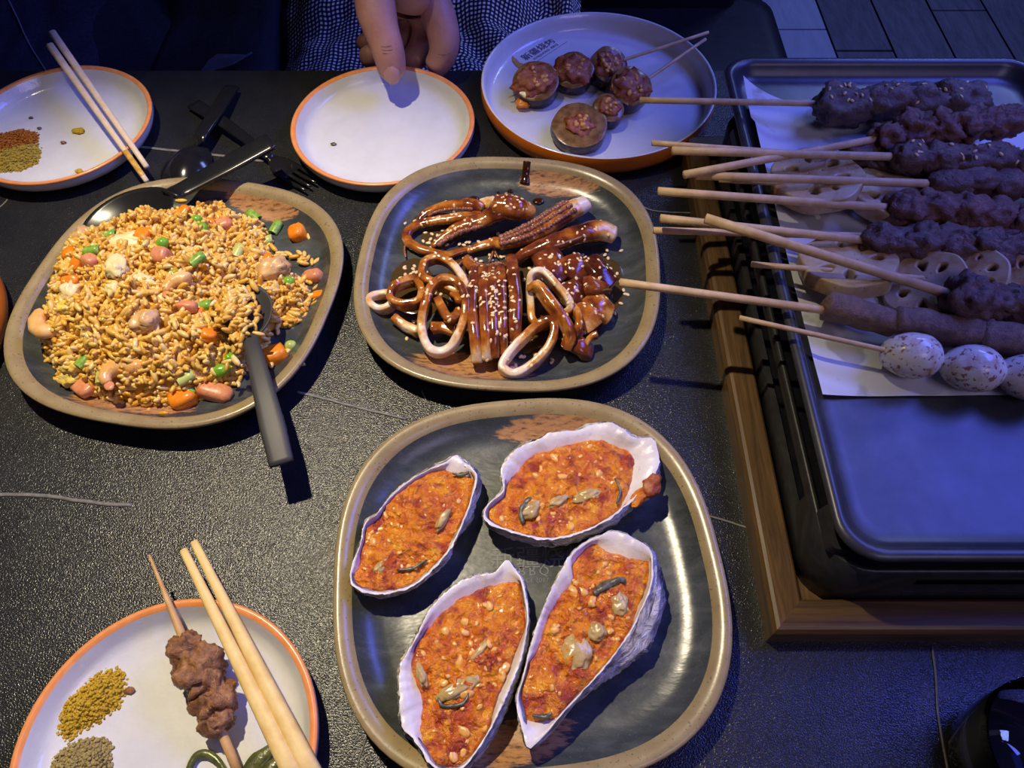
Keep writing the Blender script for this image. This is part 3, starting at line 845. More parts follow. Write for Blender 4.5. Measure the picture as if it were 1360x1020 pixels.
for (u, v, m, L, a) in [
    (145, 315, M_SCAL, 'curled green scallion ring near the dark serving spoon', .2), (367, 305, M_SCAL, 'dark green scallion tube on bare plate above the right carrot', 1.2),
    (353, 322, M_SCALP, 'pale scallion slice at the right fringe of the rice', .3), (317, 336, M_SCALP, 'yellow-green scallion slice right of centre on the heap', 1.3),
    (263, 347, M_SCAL, 'green scallion bit in the middle of the heap', .8), (272, 408, M_SCAL, 'thin scallion strip left of the spoonful of rice', .1),
    (248, 504, M_SCALP, 'pale scallion slice above the front pea', .6), (124, 335, M_SCAL, 'scallion bit above the red-brown ham cube', .1),
    (338, 289, M_SCAL, 'scallion bit beside the rusty brush stroke', 2.5), (113, 481, M_SCAL, 'green scallion speck above the yellow egg curl', 1.0),
    (137, 502, M_SCALP, 'pale green scallion beside the lower-left shrimp', 1.7)]:
    p = rice_hit(u, v); p.z += .002
    d_ = Vector((math.cos(a), math.sin(a), .15)); q = Vector((-d_.y, d_.x, 0))
    ring = [p+d_*(-.006+.012*k/3) for k in range(4)]
    lo = []
    for kk, rr in ((0, .0042), (1, .0044), (2, .0044), (3, .0041)):
        lo.append([ring[kk]+q*math.cos(2*PI*j/10)*rr+Vector((0, 0, 1))*math.sin(2*PI*j/10)*rr*.75 for j in range(10)])
    for kk, rr in ((3, .0026), (0, .0026)):
        lo.append([ring[kk]+q*math.cos(2*PI*j/10)*rr+Vector((0, 0, 1))*math.sin(2*PI*j/10)*rr*.75 for j in range(10)])
    solo('scallion_slice', loft(lo+[lo[0]]), m, L, 'scallion', 'scallion slices in the fried rice')
for (u, v, r, m, L) in [
    (156, 358, (.0075, .011, .005), M_EGGP, 'pale egg curd left of centre on the heap'), (96, 388, (.0065, .0095, .006), M_EGGP, 'pale yellow egg curd on the left edge'),
    (98, 503, (.010, .0065, .005), M_EGG, 'bright yellow egg curl at the lower left'), (100, 489, (.008, .005, .004), M_EGG, 'yellow egg strip just above the bright curl'),
    (168, 322, (.017, .008, .004), M_EGGP, 'long pale egg sheet below the dark serving spoon'), (88, 411, (.006, .006, .004), M_EGG, 'orange egg bit above the round shrimp'),
    (152, 386, (.005, .006, .004), M_EGGP, 'small egg crumb under the pale curd'), (190, 375, (.009, .006, .004), M_EGGP, 'egg crumb left of the shrimp tail')]:
    p = rice_hit(u, v); p.z += .002
    solo('egg_curd', blob(p, *r, u, .5, 20, 12, 1.9, random.uniform(-.4, .4)), m, L, 'egg', 'scrambled egg pieces in the fried rice')
def shrimp(u, v, s, a, label, curl=3.6):
    p = rice_hit(u, v); p.z += .0005; s *= .9
    t = thing('shrimp', p, label, 'shrimp', 'shrimps in the fried rice')
    path = [p+Matrix.Rotation(a, 3, 'Z') @ Vector((s*math.cos(k/13*curl), s*.8*math.sin(k/13*curl), .002)) for k in range(14)]
    r = [s*(.30+.32*math.sin(PI*min(1, .25+.75*k/13))) *(1+.09*(k % 2)) for k in range(14)]
    part(t, 'body', sweep(path, r, [q*.85 for q in r], 12), M_SHRIMP)
    tip = path[-1]; d_ = (path[-1]-path[-2]).normalized()
    part(t, 'tail', blob(tip+d_*s*.3, s*.4, s*.3, s*.1, 2, .15, 12, 8, 2, math.atan2(d_.y, d_.x)), M_HAM)
shrimp(67, 430, .0110, 2.2, 'round pale shrimp at the far left edge of the heap', 4.2)
shrimp(164, 500, .0125, .3, 'large shrimp at the lower front of the heap')
shrimp(238, 384, .0100, .9, 'pinkish shrimp in the middle of the heap', 2.6)
for (u, v, r, m, nm, L) in [(195, 430, (.011, .0085, .007), M_CHICK, 'chicken_chunk', 'pale chicken chunk in the hollow at the centre of the rice'),
                        (364, 360, (.0135, .0105, .0075), M_CHICK, 'chicken_chunk', 'knobbly pale chicken lump right of the spoon bowl'),
                        (294, 257, (.012, .006, .007), M_MEATTAN, 'meat_sliver', 'brown pointed meat sliver at the far tip of the heap'),
                        (112, 317, (.009, .009, .006), M_CHICK, 'chicken_chunk', 'tan chicken piece at the upper left beneath the serving spoon')]:
    p = rice_hit(u, v); p.z += .003
    solo(nm, blob(p, *r, u, .35, 22, 14, 2.0, .6), m, L, 'chicken' if 'chick' in nm else 'meat')

# ---------------------------------------------------------------- cutlery
def spoon(name, bowl_c, ang, L, W, D, handle, hw, mat, label, up=True, tilt=0.0, roll=0.0, zth=.0022):
    """bowl: long half L, half width W, depth D, long axis at ang; handle: world points from the neck"""
    t = thing(name, (bowl_c.x, bowl_c.y, bowl_c.z), label, 'spoon')
    M = Matrix.Translation(bowl_c) @ Matrix.Rotation(ang, 4, 'Z') @ Matrix.Rotation(tilt, 4, 'Y') @ Matrix.Rotation(roll, 4, 'X')
    loops = []; sgn = 1 if up else -1
    nr = 40
    def lp(f, dz):
        L_ = []
        for k in range(nr):
            a = 2*PI*k/nr
            x = L*math.cos(a); w = W*(1-.12*math.cos(a)) if math.cos(a) > 0 else W*(1-.05*math.cos(a))
            L_.append(M @ Vector((x*f, w*math.sin(a)*f, sgn*(dz-D*(1-f*f)))))
        return L_
    loops = [lp(f, -.0016) for f in (.02, .3, .55, .78, .93, .99)]+[lp(1.0, -.0006)]+[lp(f, 0) for f in (.985, .9, .75, .55, .3, .02)]
    part(t, 'bowl', loft(loops, True, True), mat)
    neck = M @ Vector((L*.95, 0, 0))
    P = catmull([neck]+handle, 6)
    part(t, 'handle', sweep(P, hw, zth, 12, power=3.2), mat)
    return t
def ang_of(a, b): d = b-a; return math.atan2(d.y, d.x)
# big serving spoon in the rice, handle to the far right
b0, b1, h1, h2 = U(160, 290, .030), U(222, 262, .030), U(236, 255, .031), U(360, 187, .043)
a_ = ang_of(b0, h2)
spoon('serving_spoon', U(168, 290, .030), a_, .041, .031, .010, [h1.lerp(h2, .05), h1.lerp(h2, .5), h2], [.0085, .0085, .0105, .0105], M_PLASTIC3,
      'black plastic serving spoon with dark bowl at the rice top, handle over the far rim', tilt=-.14)
# eating spoon in front with rice in the bowl
h2 = U(374, 616, .034); n0 = U(333, 452, .040)
a_ = ang_of(U(322, 415, .034), n0)
spoon('serving_spoon', U(323, 412, .036), ang_of(U(322, 405, .034), U(334, 455, .034)), .027, .0215, .008, [U(337, 466, .040), U(348, 510, .041), U(362, 566, .038), h2], [.0052, .0058, .0072, .0086, .0080], M_PLASTIC2,
      'charcoal plastic spoon lying on the rice, handle hanging over the near rim')
mats, vals = [], []
for _ in range(150):
    u = random.gauss(312, 15); v = random.gauss(415, 20)
    if u > 346: continue
    q = U(u, v, .042); dd = max(0, 1-((u-308)/34)**2-((v-414)/42)**2); q.z = .036+.012*dd+random.uniform(-.001, .002); grain_at(q, .5)
GV, GF, GA = scatter(grain_mesh(.0051, .00195, 6, .0005), mats, vals)
solo('fried_rice', (GV, GF), M_RICE, 'spoonful of fried rice in the charcoal spoon', 'rice', kind='stuff', attrs={'var': GA})
# upside-down spoon on the table
c0 = U(246, 216, .010); h2 = U(308, 116, .006)
spoon('table_spoon', Vector((c0.x, c0.y, .0035)), ang_of(c0, h2), .031, .0215, .0115, [U(266, 182, .014), U(285, 152, .012), h2], [.004, .0060, .0072, .0075], M_PLASTIC,
      'black plastic spoon lying face down on the bare table', up=False)
# fork
fk = thing('fork', U(362, 212, 0), 'black plastic fork on the table beside the empty plate', 'fork')
e0, nk, tp = U(257, 138, .004), U(360, 210, .007), U(417, 247, .004)
part(fk, 'handle', sweep(catmull([e0, e0.lerp(nk, .5)+Vector((0, 0, .004)), nk], 6), [.0075, .0062, .0038], .0014, 10, power=3.2), M_PLASTIC)
d_ = (tp-nk); d_.z = 0; L_ = d_.length; d_.normalize(); q = Vector((-d_.y, d_.x, 0))
part(fk, 'head', sweep([nk-d_*.002, nk+d_*L_*.2+Vector((0, 0, -.002)), nk+d_*L_*.5+Vector((0, 0, -.003))], [.0036, .0105, .0115], .0014, 10, power=3.5), M_PLASTIC)
for k in (-1.5, -.5, .5, 1.5):
    part(fk, 'tine', sweep([nk+d_*L_*.48+q*k*.0062+Vector((0, 0, -.003)), nk+d_*L_*.75+q*k*.0062+Vector((0, 0, -.0035)), nk+d_*L_+q*k*.0062+Vector((0, 0, -.001))], [.0022, .0017, .001], [.0013, .0012, .0008], 8), M_PLASTIC)
text(fk, 'embossing', 'PP', Vector((e0.x+.009, e0.y-.006, .0057)), ang_of(e0, nk), .006, M_PLASTIC2, .0002)

# ---------------------------------------------------------------- chopsticks
def chopstick(p_thick, p_tip, w0, w1, mat, label, stain=None):
    t = thing('chopstick', p_tip, label, 'chopsticks')
    P = [p_thick.lerp(p_tip, k/8) for k in range(9)]
    part(t, 'shaft', sweep(P, [w0+(w1-w0)*k/8 for k in range(9)], [(w0+(w1-w0)*k/8)*.9 for k in range(9)], 12, power=3.0), mat)
    if stain:
        a, b = stain
        P = [p_thick.lerp(p_tip, a+(b-a)*k/6) for k in range(7)]
        ws = [(w0+(w1-w0)*(a+(b-a)*k/6))*1.04+.0001 for k in range(7)]
        part(t, 'stain', sweep(P, ws, [x*.9 for x in ws], 12, power=3.0), noisy('sauce_stained_wood', (.42, .20, .02), (.70, .44, .10), 160, .4, .1), label='yellow sauce stain')
    return t
chopstick(U(70, 44, .040), U(195, 222, .022), .0036, .0024, M_CHOPW, 'upper pale chopstick across the spice plate at far left')
chopstick(U(67, 61, .038), U(195, 241, .020), .0036, .0022, M_CHOPW, 'lower pale chopstick across the spice plate, its tip stained yellow', (.80, .97))
chopstick(U(398, 1045, .030), U(244, 731, .028), .0054, .0024, M_CHOP, 'left yellow bamboo chopstick across the near plate')
chopstick(U(424, 1045, .030), U(258, 720, .028), .0054, .0024, M_CHOP, 'right yellow bamboo chopstick across the near plate')

# ---------------------------------------------------------------- spice heaps
def spice(poly, hmax, mat, name, label, z0=.0058, n=700, gs=.0011, seed=0):
    P = [(p.x, p.y) for p in Us(poly, z0)]
    fx = [p[0] for p in P]; fy = [p[1] for p in P]; V, F, N = [], [], 34
    def h(x, y):
        if not pip(x, y, P): return None
        d = pdist(x, y, P); return z0+min(hmax, d*.55)*(1+.45*noise.noise(Vector((x*130, y*130, seed))))
    idx = {}
    for j in range(N+1):
        for i in range(N+1):
            x = min(fx)+(max(fx)-min(fx))*i/N; y = min(fy)+(max(fy)-min(fy))*j/N; k = h(x, y)
            idx[i, j] = len(V); V.append(Vector((x, y, (k-.0004) if k else z0-.0005)))
    for j in range(N):
        for i in range(N):
            q = (idx[i, j], idx[i+1, j], idx[i+1, j+1], idx[i, j+1])
            if max(V[a].z for a in q) > z0: F.append(q)
    ms = []; c = 0
    while c < n:
        x = random.uniform(min(fx), max(fx)); y = random.uniform(min(fy), max(fy)); k = h(x, y)
        if k is None: continue
        c += 1; s = random.uniform(.5, 1.3)
        ms.append(Matrix.Translation((x+random.gauss(0, .0008), y+random.gauss(0, .0008), k)) @ Matrix.Rotation(random.uniform(0, 6), 4, 'Z') @ Matrix.Rotation(random.uniform(-1, 1), 4, 'X') @ Matrix.Scale(s, 4))
    GV, GF, _ = scatter(blob((0, 0, 0), gs, gs*.8, gs*.7, seed, .3, 6, 4), ms)
    return solo(name, join((V, F), (GV, GF)), mat, label, 'spice', kind='stuff')
spice([(75, 945), (85, 928), (105, 908), (130, 892), (150, 886), (165, 890), (168, 915), (158, 940), (135, 958), (110, 970), (90, 985), (76, 975)], .006, M_MUST, 'ground_spice', 'bright mustard-yellow spice heap on the near plate', seed=1)
spice([(66, 1020), (72, 1004), (100, 985), (130, 978), (148, 985), (150, 1010), (140, 1045), (75, 1045)], .005, M_OLIVE, 'ground_spice', 'olive-brown cumin heap below the yellow one on the near plate', seed=2)
spice([(-25, 205), (0, 200), (30, 193), (50, 190), (56, 205), (50, 218), (30, 228), (0, 232), (-25, 230)], .005, M_MUST2, 'ground_spice', 'mustard-green spice heap on the far left plate, in front of the red one', seed=3)
spice([(-25, 182), (5, 177), (32, 172), (52, 178), (51, 190), (30, 196), (0, 203), (-25, 206)], .0045, M_RUST, 'ground_spice', 'rust-red chili powder heap on the far left plate', seed=4)
for k, (u, v, r, m, L) in enumerate([(74, 112, .0022, M_FRILL, 'dark crumb alone at the top of the far left plate'), (41, 156, .0014, M_FRILL, 'dark brown peppercorn above the red chili powder'), (52, 170, .0015, M_FRILL, 'black speck at the edge of the red chili powder'),
                            (84, 189, .0018, M_MEATTAN, 'pinkish crumb below the yellow smear on the far left plate'), (104, 174, .0042, M_MUST, 'orange sauce smear in the middle of the far left plate'),
                            (105, 227, .0025, M_MUST, 'orange crumb near the front rim of the far left plate'),
                            (443, 191, .0018, M_FRILL, 'dark crumb alone on the empty plate'), (172, 917, .0022, M_MEATTAN, 'brown crumb right of the yellow spice heap'), (405, 983, .0035, M_CARROT, 'orange scrap beside the chopsticks at the near plate edge')]):
    p = U(u, v, .007)
    solo('crumb' if 'smear' not in L else 'sauce_smear', blob(p, r*1.5, r, r*.5, k, .3, 10, 7), m, L, 'crumb')

# ---------------------------------------------------------------- near-plate skewer and greens
def meat_run(parent, pts, rad, mat, seed, amp=.30, name='meat_chunk', squash=.85, lng=1.15):
    for k, (p, r) in enumerate(zip(pts, rad)):
        a = ang_of(pts[max(k-1, 0)], pts[min(k+1, len(pts)-1)])
        part(parent, name, blob(p, r*lng, r, r*squash, seed+k*1.7, amp, 30, 20, 1.7, a+random.uniform(-.3, .3), random.uniform(-.2, .2), 2.6), mat)
sk = thing('meat_skewer', U(270, 915, .006), 'half-eaten brown meat skewer on the near plate', 'skewer')
s0, s1 = U(198, 737, .034), U(318, 1030, .014)
part(sk, 'stick', stick(s0, s1, .0027, 10, .25, 1, 10), M_STICKY)
def online(u, v): return max(0, min(1, (v-737)/(1030-737)))
pts = [s0.lerp(s1, online(0, v))+Vector((dx, 0, .001)) for v, dx in ((872, -.001), (893, .003), (915, .001), (938, .003), (960, .0))]
meat_run(sk, pts, [.0100, .0130, .0105, .0115, .0090], M_MEATTAN, 4, .42, lng=.95)
for pts, w, L in (([(250, 1045), (252, 1020), (262, 1003), (278, 1002), (295, 1018), (305, 1045)], .0022, 'curled dark green stem left of the stick on the near plate'),
                  ([(320, 1040), (335, 1018), (350, 1004), (364, 992)], .0058, 'dark green pickled leaf between stick and chopsticks'),
                  ([(345, 1040), (360, 1020), (372, 1012)], .0048, 'smaller green leaf scrap touching the chopsticks')):
    solo('green_leaf', sweep(catmull(Us(pts, .0085), 5), [w*.7, w, w*.6], .0014, 8, rough=.3), M_GREEN, L, 'greens')

# ---------------------------------------------------------------- squid
SQ_BVH = [[], []]
def reg(geo):
    n = len(SQ_BVH[0]); SQ_BVH[0] += list(geo[0]); SQ_BVH[1] += [tuple(i+n for i in f) for f in geo[1]]
def sauce_attr(V, base, spread=.25, tip=None, seed=0):
    A = []
    for v in V:
        a = base+spread*noise.noise(Vector(v)*70+Vector((seed*3.1, 0, 0)))
        if tip:
            p, r, val = tip; k = max(0, min(1, 1.6-(Vector(v)-p).length/r)); a = a*(1-k)+val*k
        A.append(max(0, min(1, a)))
    return A
zA = lambda X, Y: (480+X/6.8, 240+Y/6.8)
zB = lambda X, Y: (660+X/6.8, 240+Y/6.8)
zC = lambda X, Y: (480+X/5.665, 330+Y/5.665)
zD = lambda X, Y: (660+X/6, 340+Y/6)
def ring(pts, zs, w, h, label, sauce=.45, tip=None, closed=True, up=(0, -.25, 1), name='squid_ring', cat='squid', group='squid rings', seed=0, power=5.0):
    P = [U(p[0], p[1], zs[k] if isinstance(zs, (list, tuple)) else zs) for k, p in enumerate(pts)]
    P = catmull(P, 6, closed)
    g_ = sweep(P, w*.72, h*1.06, 16, closed, up, power, .16, seed, 120)
    if tip: tip = (U(*tip[0]), tip[1], tip[2])
    reg(g_)
    return solo(name, g_, M_SQUID, label, cat, group, attrs={'sauce': sauce_attr(g_[0], sauce, .3, tip, seed)})
ring([zC(*p) for p in [(600, 240), (710, 255), (775, 350), (785, 480), (745, 620), (680, 735), (600, 785), (520, 765), (470, 680), (455, 560), (480, 430), (525, 300)]],
     [.034, .034, .033, .031, .026, .020, .017, .018, .021, .025, .030, .033], .0046, .0050, 'large front squid ring of the left cluster, its lower loop pale', .48, (zC(575, 770)+(.018,), .026, .0), seed=1)
ring([zC(*p) for p in [(455, 190), (480, 110), (560, 80), (650, 105), (730, 180), (780, 280), (735, 330), (640, 300), (540, 260), (485, 240)]], .027, .0042, .0055, 'squid ring at the top of the left cluster, pale on its right side', .42, (zC(760, 240)+(.027,), .018, .1), seed=2)
ring([zC(*p) for p in [(225, 390), (240, 310), (320, 260), (410, 250), (455, 320), (430, 410), (320, 430)]], [.022, .024, .024, .022, .022, .022, .022], .0042, .0062, 'orange squid ring second from the left in the cluster', .33, None, seed=3)
ring([zC(*p) for p in [(65, 415), (90, 370), (180, 345), (240, 380), (215, 440), (130, 465)]], .015, .0038, .0056, 'leftmost small squid ring with pale lower side', .25, (zC(120, 465)+(.015,), .014, .05), seed=4)
ring([zC(*p) for p in [(575, 390), (610, 455), (650, 525), (700, 530), (735, 480)]], .028, .0046, .005, 'squid curl held inside the large left ring', .36, None, False, seed=5)
ring([zC(*p) for p in [(690, 345), (730, 380), (740, 420)]], .026, .0046, .005, 'short sauced squid curl at the right inside the large left ring', .40, None, False, seed=55)
ring([zC(*p) for p in [(250, 530), (330, 585), (425, 630)]], .014, .0048, .005, 'pink-edged squid strip flat under the left cluster', .30, (zC(400, 640)+(.014,), .014, .1), False, name='squid_strip', group='squid strips', seed=6)
ring([zC(*p) for p in [(530, 600), (610, 595), (705, 625)]], .018, .0055, .004, 'squid strip seen through the large left ring', .30, None, False, name='squid_strip', group='squid strips', seed=7)
ring([zD(*p) for p in [(60, 915), (45, 865), (120, 755), (230, 645), (330, 555), (420, 525), (458, 575), (435, 680), (370, 785), (260, 885), (140, 950)]], [.015, .016, .019, .022, .024, .026, .025, .022, .019, .016, .014], .0044, .0062,
     'large slanting squid ring at the front, pale at its lower end', .34, (zD(70, 890)+(.016,), .024, .0), seed=8)
ring([zD(*p) for p in [(280, 520), (268, 370), (262, 220), (300, 140), (380, 150), (470, 240), (560, 350), (575, 430), (480, 500), (360, 560)]], [.016, .022, .030, .036, .036, .034, .030, .026, .020, .016], .0040, .0058,
     'upright pale squid ring right of the scored strips', .22, (zD(300, 200)+(.033,), .02, .02), seed=9)
ring([zD(*p) for p in [(280, 270), (330, 262), (400, 345), (480, 455), (555, 560), (575, 650), (548, 730)]], [.030, .034, .034, .032, .029, .024, .018], .0048, .0058, 'yellowish squid band leaning across the upright ring', .33, None, False, up=(.4, -.3, 1), name='squid_strip', group='squid strips', seed=10)
ring([zD(*p) for p in [(610, 430), (650, 500), (645, 590), (615, 640)]], [.022, .026, .024, .017], .0042, .006, 'short brown curl right of the yellowish band', .40, None, False, name='squid_strip', group='squid strips', seed=11)
for k, (a, b, w, L, s_) in enumerate([
    ((380, -10), (520, 200), .0125, 'broad brown squid slice touching the scored strips at the back', .58), ((570, 30), (690, 180), .0105, 'brown squid slice in the middle of the right pile', .55),
    ((730, 40), (905, 240), .0090, 'dark red squid slice along the right outer side', .72), ((555, 240), (650, 350), .0105, 'reddish squid chunk beside the top of the pale ring', .60),
    ((700, 250), (850, 235), .0085, 'folded orange-brown squid flap above the right-hand chunk', .46), ((740, 340), (890, 470), .0105, 'right-hand squid chunk with a pale cut side', .40),
    ((690, 400), (770, 560), .0110, 'pinkish squid chunk below the flap', .38), ((610, 680), (725, 780), .0075, 'small red squid scrap at the front right', .60)]):
    za = .022 if k < 5 else .016
    if k == 7: za = .012
    P = [U(*zD(*a), za+.004), U(*zD((a[0]+b[0])/2, (a[1]+b[1])/2), za+.004), U(*zD(*b), za-.002)]
    g_ = sweep(catmull(P, 6), w, .0055, 12, False, (0, 0, 1), 3.2, .18, k+20, 110); reg(g_)
    solo('squid_slice', g_, M_SQUID, L, 'squid', 'squid slices on the right side', attrs={'sauce': sauce_attr(g_[0], s_, .22, (U(*zD(b[0]+8, b[1]+25), za), .007, .1) if k in (5, 6) else None, k)})
ring([zD(*p) for p in [(690, 760), (720, 690), (760, 645), (800, 632)]], [.012, .017, .020, .021], .0030, .0045, 'curled squid tip beside the small red scrap', .40, None, False, name='squid_strip', group='squid strips', seed=31)
# five scored strips, side by side
for k, (a, m_, b) in enumerate([((850, 200), (835, 480), (870, 840)), ((915, 190), (925, 470), (945, 815)), ((985, 190), (990, 450), (1000, 800)), ((1050, 190), (1055, 430), (1060, 770)), ((1130, 110), (1160, 380), (1150, 700))]):
    za = .027-.001*abs(k-2)
    P = catmull([U(*zC(*a), za-.006), U(*zC(a[0]*.6+m_[0]*.4, a[1]*.6+m_[1]*.4), za+.002), U(*zC(*m_), za+.003), U(*zC(m_[0]*.4+b[0]*.6, m_[1]*.4+b[1]*.6), za), U(*zC(*b), za-.010)], 5)
    g_ = sweep(P, .0044 if k < 4 else .0052, .0085, 14, False, (0, -.2, 1), 3.6, .08, k+40, 120); reg(g_)
    L = ['scored squid strip at the left of the upright bundle, pink lower end', 'second scored strip from the left of the bundle', 'middle scored strip of the upright bundle', 'fourth scored strip from the left of the bundle', 'rightmost scored strip of the bundle, reaching highest'][k]
    solo('scored_squid_strip', g_, M_SQUID, L, 'squid', 'scored squid strips in the bundle', attrs={'sauce': sauce_attr(g_[0], .52, .22, (U(*zC(*b), .02), .012, .15) if k < 2 else None, k)})
# tentacles
def tentacle(pts, zs, r, label, sauce=.5, suck=None, tip=None, seed=0, flat=.8, suck_r=.0012, rows=1, extra=None):
    P = [U(p[0], p[1], zs[k] if isinstance(zs, (list, tuple)) else zs) for k, p in enumerate(pts)]
    P = catmull(P, 6)
    t = thing('squid_tentacle', (P[0].x, P[0].y, .008), label, 'squid', 'squid tentacles')
    rr = r if isinstance(r, list) else [r, r]
    g_ = sweep(P, rr, [q*flat for q in rr], 12, False, (0, 0, 1), 2.2, .14, seed, 150); reg(g_)
    if tip: tip = (U(*tip[0]), tip[1], tip[2])
    part(t, 'arm', g_, M_SQUID, attrs={'sauce': sauce_attr(g_[0], sauce, .25, tip, seed)})
    if suck:
        a, b, sd = suck; parts = []
        n = len(P)
        for row in range(rows):
            L_ = 0
            i = int(a*n)
            acc = 0; last = P[i]
            for k in range(int(a*n), min(int(b*n), n-1)):
                seg = (P[k+1]-P[k]).length; m_ = max(1, int(round(seg/(suck_r*2.0))))
                for q in range(m_):
                    f = (k+q/m_)/(n-1); c = P[k].lerp(P[k+1], q/m_); tt = (P[k+1]-P[k]).normalized(); sdv = Vector((0, 0, 1)).cross(tt).normalized()
                    w = lerp_list(rr, f); an = sd+(row-(rows-1)/2)*.62
                    pos = c+sdv*w*math.sin(an)+Vector((0, 0, 1))*w*flat*math.cos(an)
                    s_ = suck_r*(1.1+.6*random.random())
                    parts.append(blob(pos, s_, s_, s_, k, .15, 8, 6))
        if parts: part(t, 'suckers', join(*parts), M_SUCK, kind='stuff')
    return t
tentacle([zA(*p) for p in [(1090, 250), (1000, 215), (850, 220), (720, 240), (600, 285), (520, 360)]], [.022, .024, .022, .018, .015, .013], [.0055, .0058, .005, .0045, .004, .003], 'uppermost tentacle of the loop at the back left', .46, (.2, .85, 1.5), None, 1)
tentacle([zA(*p) for p in [(1080, 310), (900, 330), (720, 355), (550, 385), (440, 440), (405, 505), (440, 565), (540, 620), (660, 650), (780, 670), (880, 640), (990, 610)]], [.020, .019, .017, .015, .014, .013, .013, .013, .013, .013, .013, .014], [.0050, .0048, .0042, .004, .0042, .0044, .0045, .004, .0035, .0032, .003, .0026], 'long tentacle looping round to the left of the plate', .40, None, None, 2)
tentacle([zA(*p) for p in [(640, 595), (740, 510), (870, 430), (1000, 385), (1130, 340), (1230, 280), (1320, 220)]], [.013, .015, .018, .020, .022, .025, .026], [.0022, .0040, .0052, .006, .007, .009, .009], 'thick tentacle inside the loop with round suckers below', .47, (.1, .6, -1.5), None, 3, suck_r=.0016)
tentacle([zA(*p) for p in [(960, 640), (1080, 590), (1200, 560)]]+[zB(*p) for p in [(60, 560), (250, 500), (420, 420), (560, 330), (700, 250), (800, 205)]], [.013, .015, .017, .018, .020, .021, .022, .022, .020], [.0025, .004, .005, .006, .0085, .0095, .0095, .0090, .0075], 'broad tentacle with a dark band of suckers and pale end', .42, (.35, .85, .25), (zB(790, 210)+(.021,), .016, .05), 4, .7, .0015, 4)
tentacle([zA(*p) for p in [(955, 690), (960, 745), (1030, 795), (1120, 815), (1240, 790), (1340, 800)]], .018, [.0028, .0042, .0046, .0046, .004, .003], 'short curled tentacle above the scored strips', .42, (.1, .9, .9), None, 5)
tentacle([zB(*p) for p in [(180, 700), (300, 640), (470, 580), (640, 520), (800, 470), (930, 450), (1060, 490)]], [.016, .019, .022, .023, .023, .021, .018], [.004, .006, .008, .009, .0095, .0095, .008], 'thick tentacle pointing right with a pale cut end', .55, None, (zB(1060, 490)+(.018,), .015, .05), 6, .75)
tentacle([zB(*p) for p in [(-20, 220), (80, 235), (200, 255), (320, 290)]], [.028, .028, .026, .02], [.009, .0115, .0105, .006], 'thick knot where the back tentacles join', .46, None, (zB(310, 300)+(.02,), .009, .15), 7, .85)
tentacle([zA(*p) for p in [(1080, 215), (1150, 190), (1195, 160)]], [.020, .022, .026], [.006, .006, .003], 'pale lilac squid scrap standing behind the loop', .08, None, None, 8, .5)
for k, pts in enumerate([[(800, 700), (870, 650), (960, 640)], [(860, 780), (920, 720), (980, 700)], [(1150, 740), (1180, 670), (1190, 620)], [(1240, 700), (1210, 650), (1200, 610)], [(400, 570), (388, 620), (400, 690)]]):
    L = ['thin dark tendril under the short curled tentacle, longest one', 'thin dark tendril just above the left squid ring', 'thin dark tendril between the tentacles, left of a pair', 'thin dark tendril between the tentacles, right of a pair', 'thin dark tendril hanging from the outside of the long loop'][k]
    g_ = sweep(catmull([U(*zA(*p), .012) for p in pts], 5), [.0006, .0011, .0006], [.0006, .0011, .0006], 6)
    solo('squid_tendril', g_, M_SUCK, L, 'squid', 'thin squid tendrils')
# sauce on the plate
def puddle(poly, z, h, mat, label, name='sauce_puddle', rnd=0.0):
    P = catmull([U(u, v, z) for u, v in poly], 5, True); c = sum(P, Vector())/len(P)
    loops = [[c+(p-c)*f+Vector((0, 0, hh)) for p in P] for f, hh in ((1.0, -.0002), (.97, h*.5), (.85, h), (.5, h*1.1), (.05, h*1.1))]
    return solo(name, loft(loops, False, True), mat, label, 'sauce')
puddle([(492, 382), (515, 365), (540, 345), (560, 345), (575, 365), (600, 400), (560, 420), (520, 410)], .0085, .0008, M_THIN, 'thin brown sauce pool around the left squid rings')
puddle([(600, 345), (640, 350), (700, 340), (760, 345), (815, 345), (832, 370), (826, 405), (790, 440), (760, 455), (700, 470), (640, 440), (600, 400)], .0085, .0008, M_THIN, 'wide thin brown sauce pool under the right squid pile')
puddle([(560, 310), (590, 298), (620, 300), (600, 325), (570, 335)], .0085, .0006, M_THIN, 'thin sauce film inside the tentacle loop')
puddle([(536, 288), (546, 281), (556, 288), (552, 296), (540, 296)], .0085, .0006, M_THIN, 'thin sauce stain left of the tentacle loop')
puddle([(498, 314), (504, 312), (508, 317), (503, 320)], .0088, .0005, M_THIN, 'tiny sauce stain near the left rim of the squid plate')
pb_v, pb_f = join(*[([v.co + wloc(o) for v in o.data.vertices], [tuple(p.vertices) for p in o.data.polygons]) for o in pl_squid.children])
PBV = BVHTree.FromPolygons([tuple(v) for v in pb_v], pb_f)
def on_plate(u, v, up=.0006):
    h = PBV.ray_cast(Vector((0, 0, CAM_H)), ray(u, v).normalized()); return h[0]+h[1]*(up if h[1].z > 0 else -up) if h[0] is not None else U(u, v, .012)
def drip():
    P = [on_plate(*q) for q in ((700, 215), (699, 222), (698, 230), (698, 237), (697, 244))]
    return sweep(catmull(P, 5), [.0034, .0032, .0030, .0036, .0048], [.0012, .0012, .0013, .0016, .0024], 10, rough=.2)
solo('sauce_drip', drip(), M_SAUCE, 'dark sauce drip running down from the far rim of the squid plate', 'sauce')
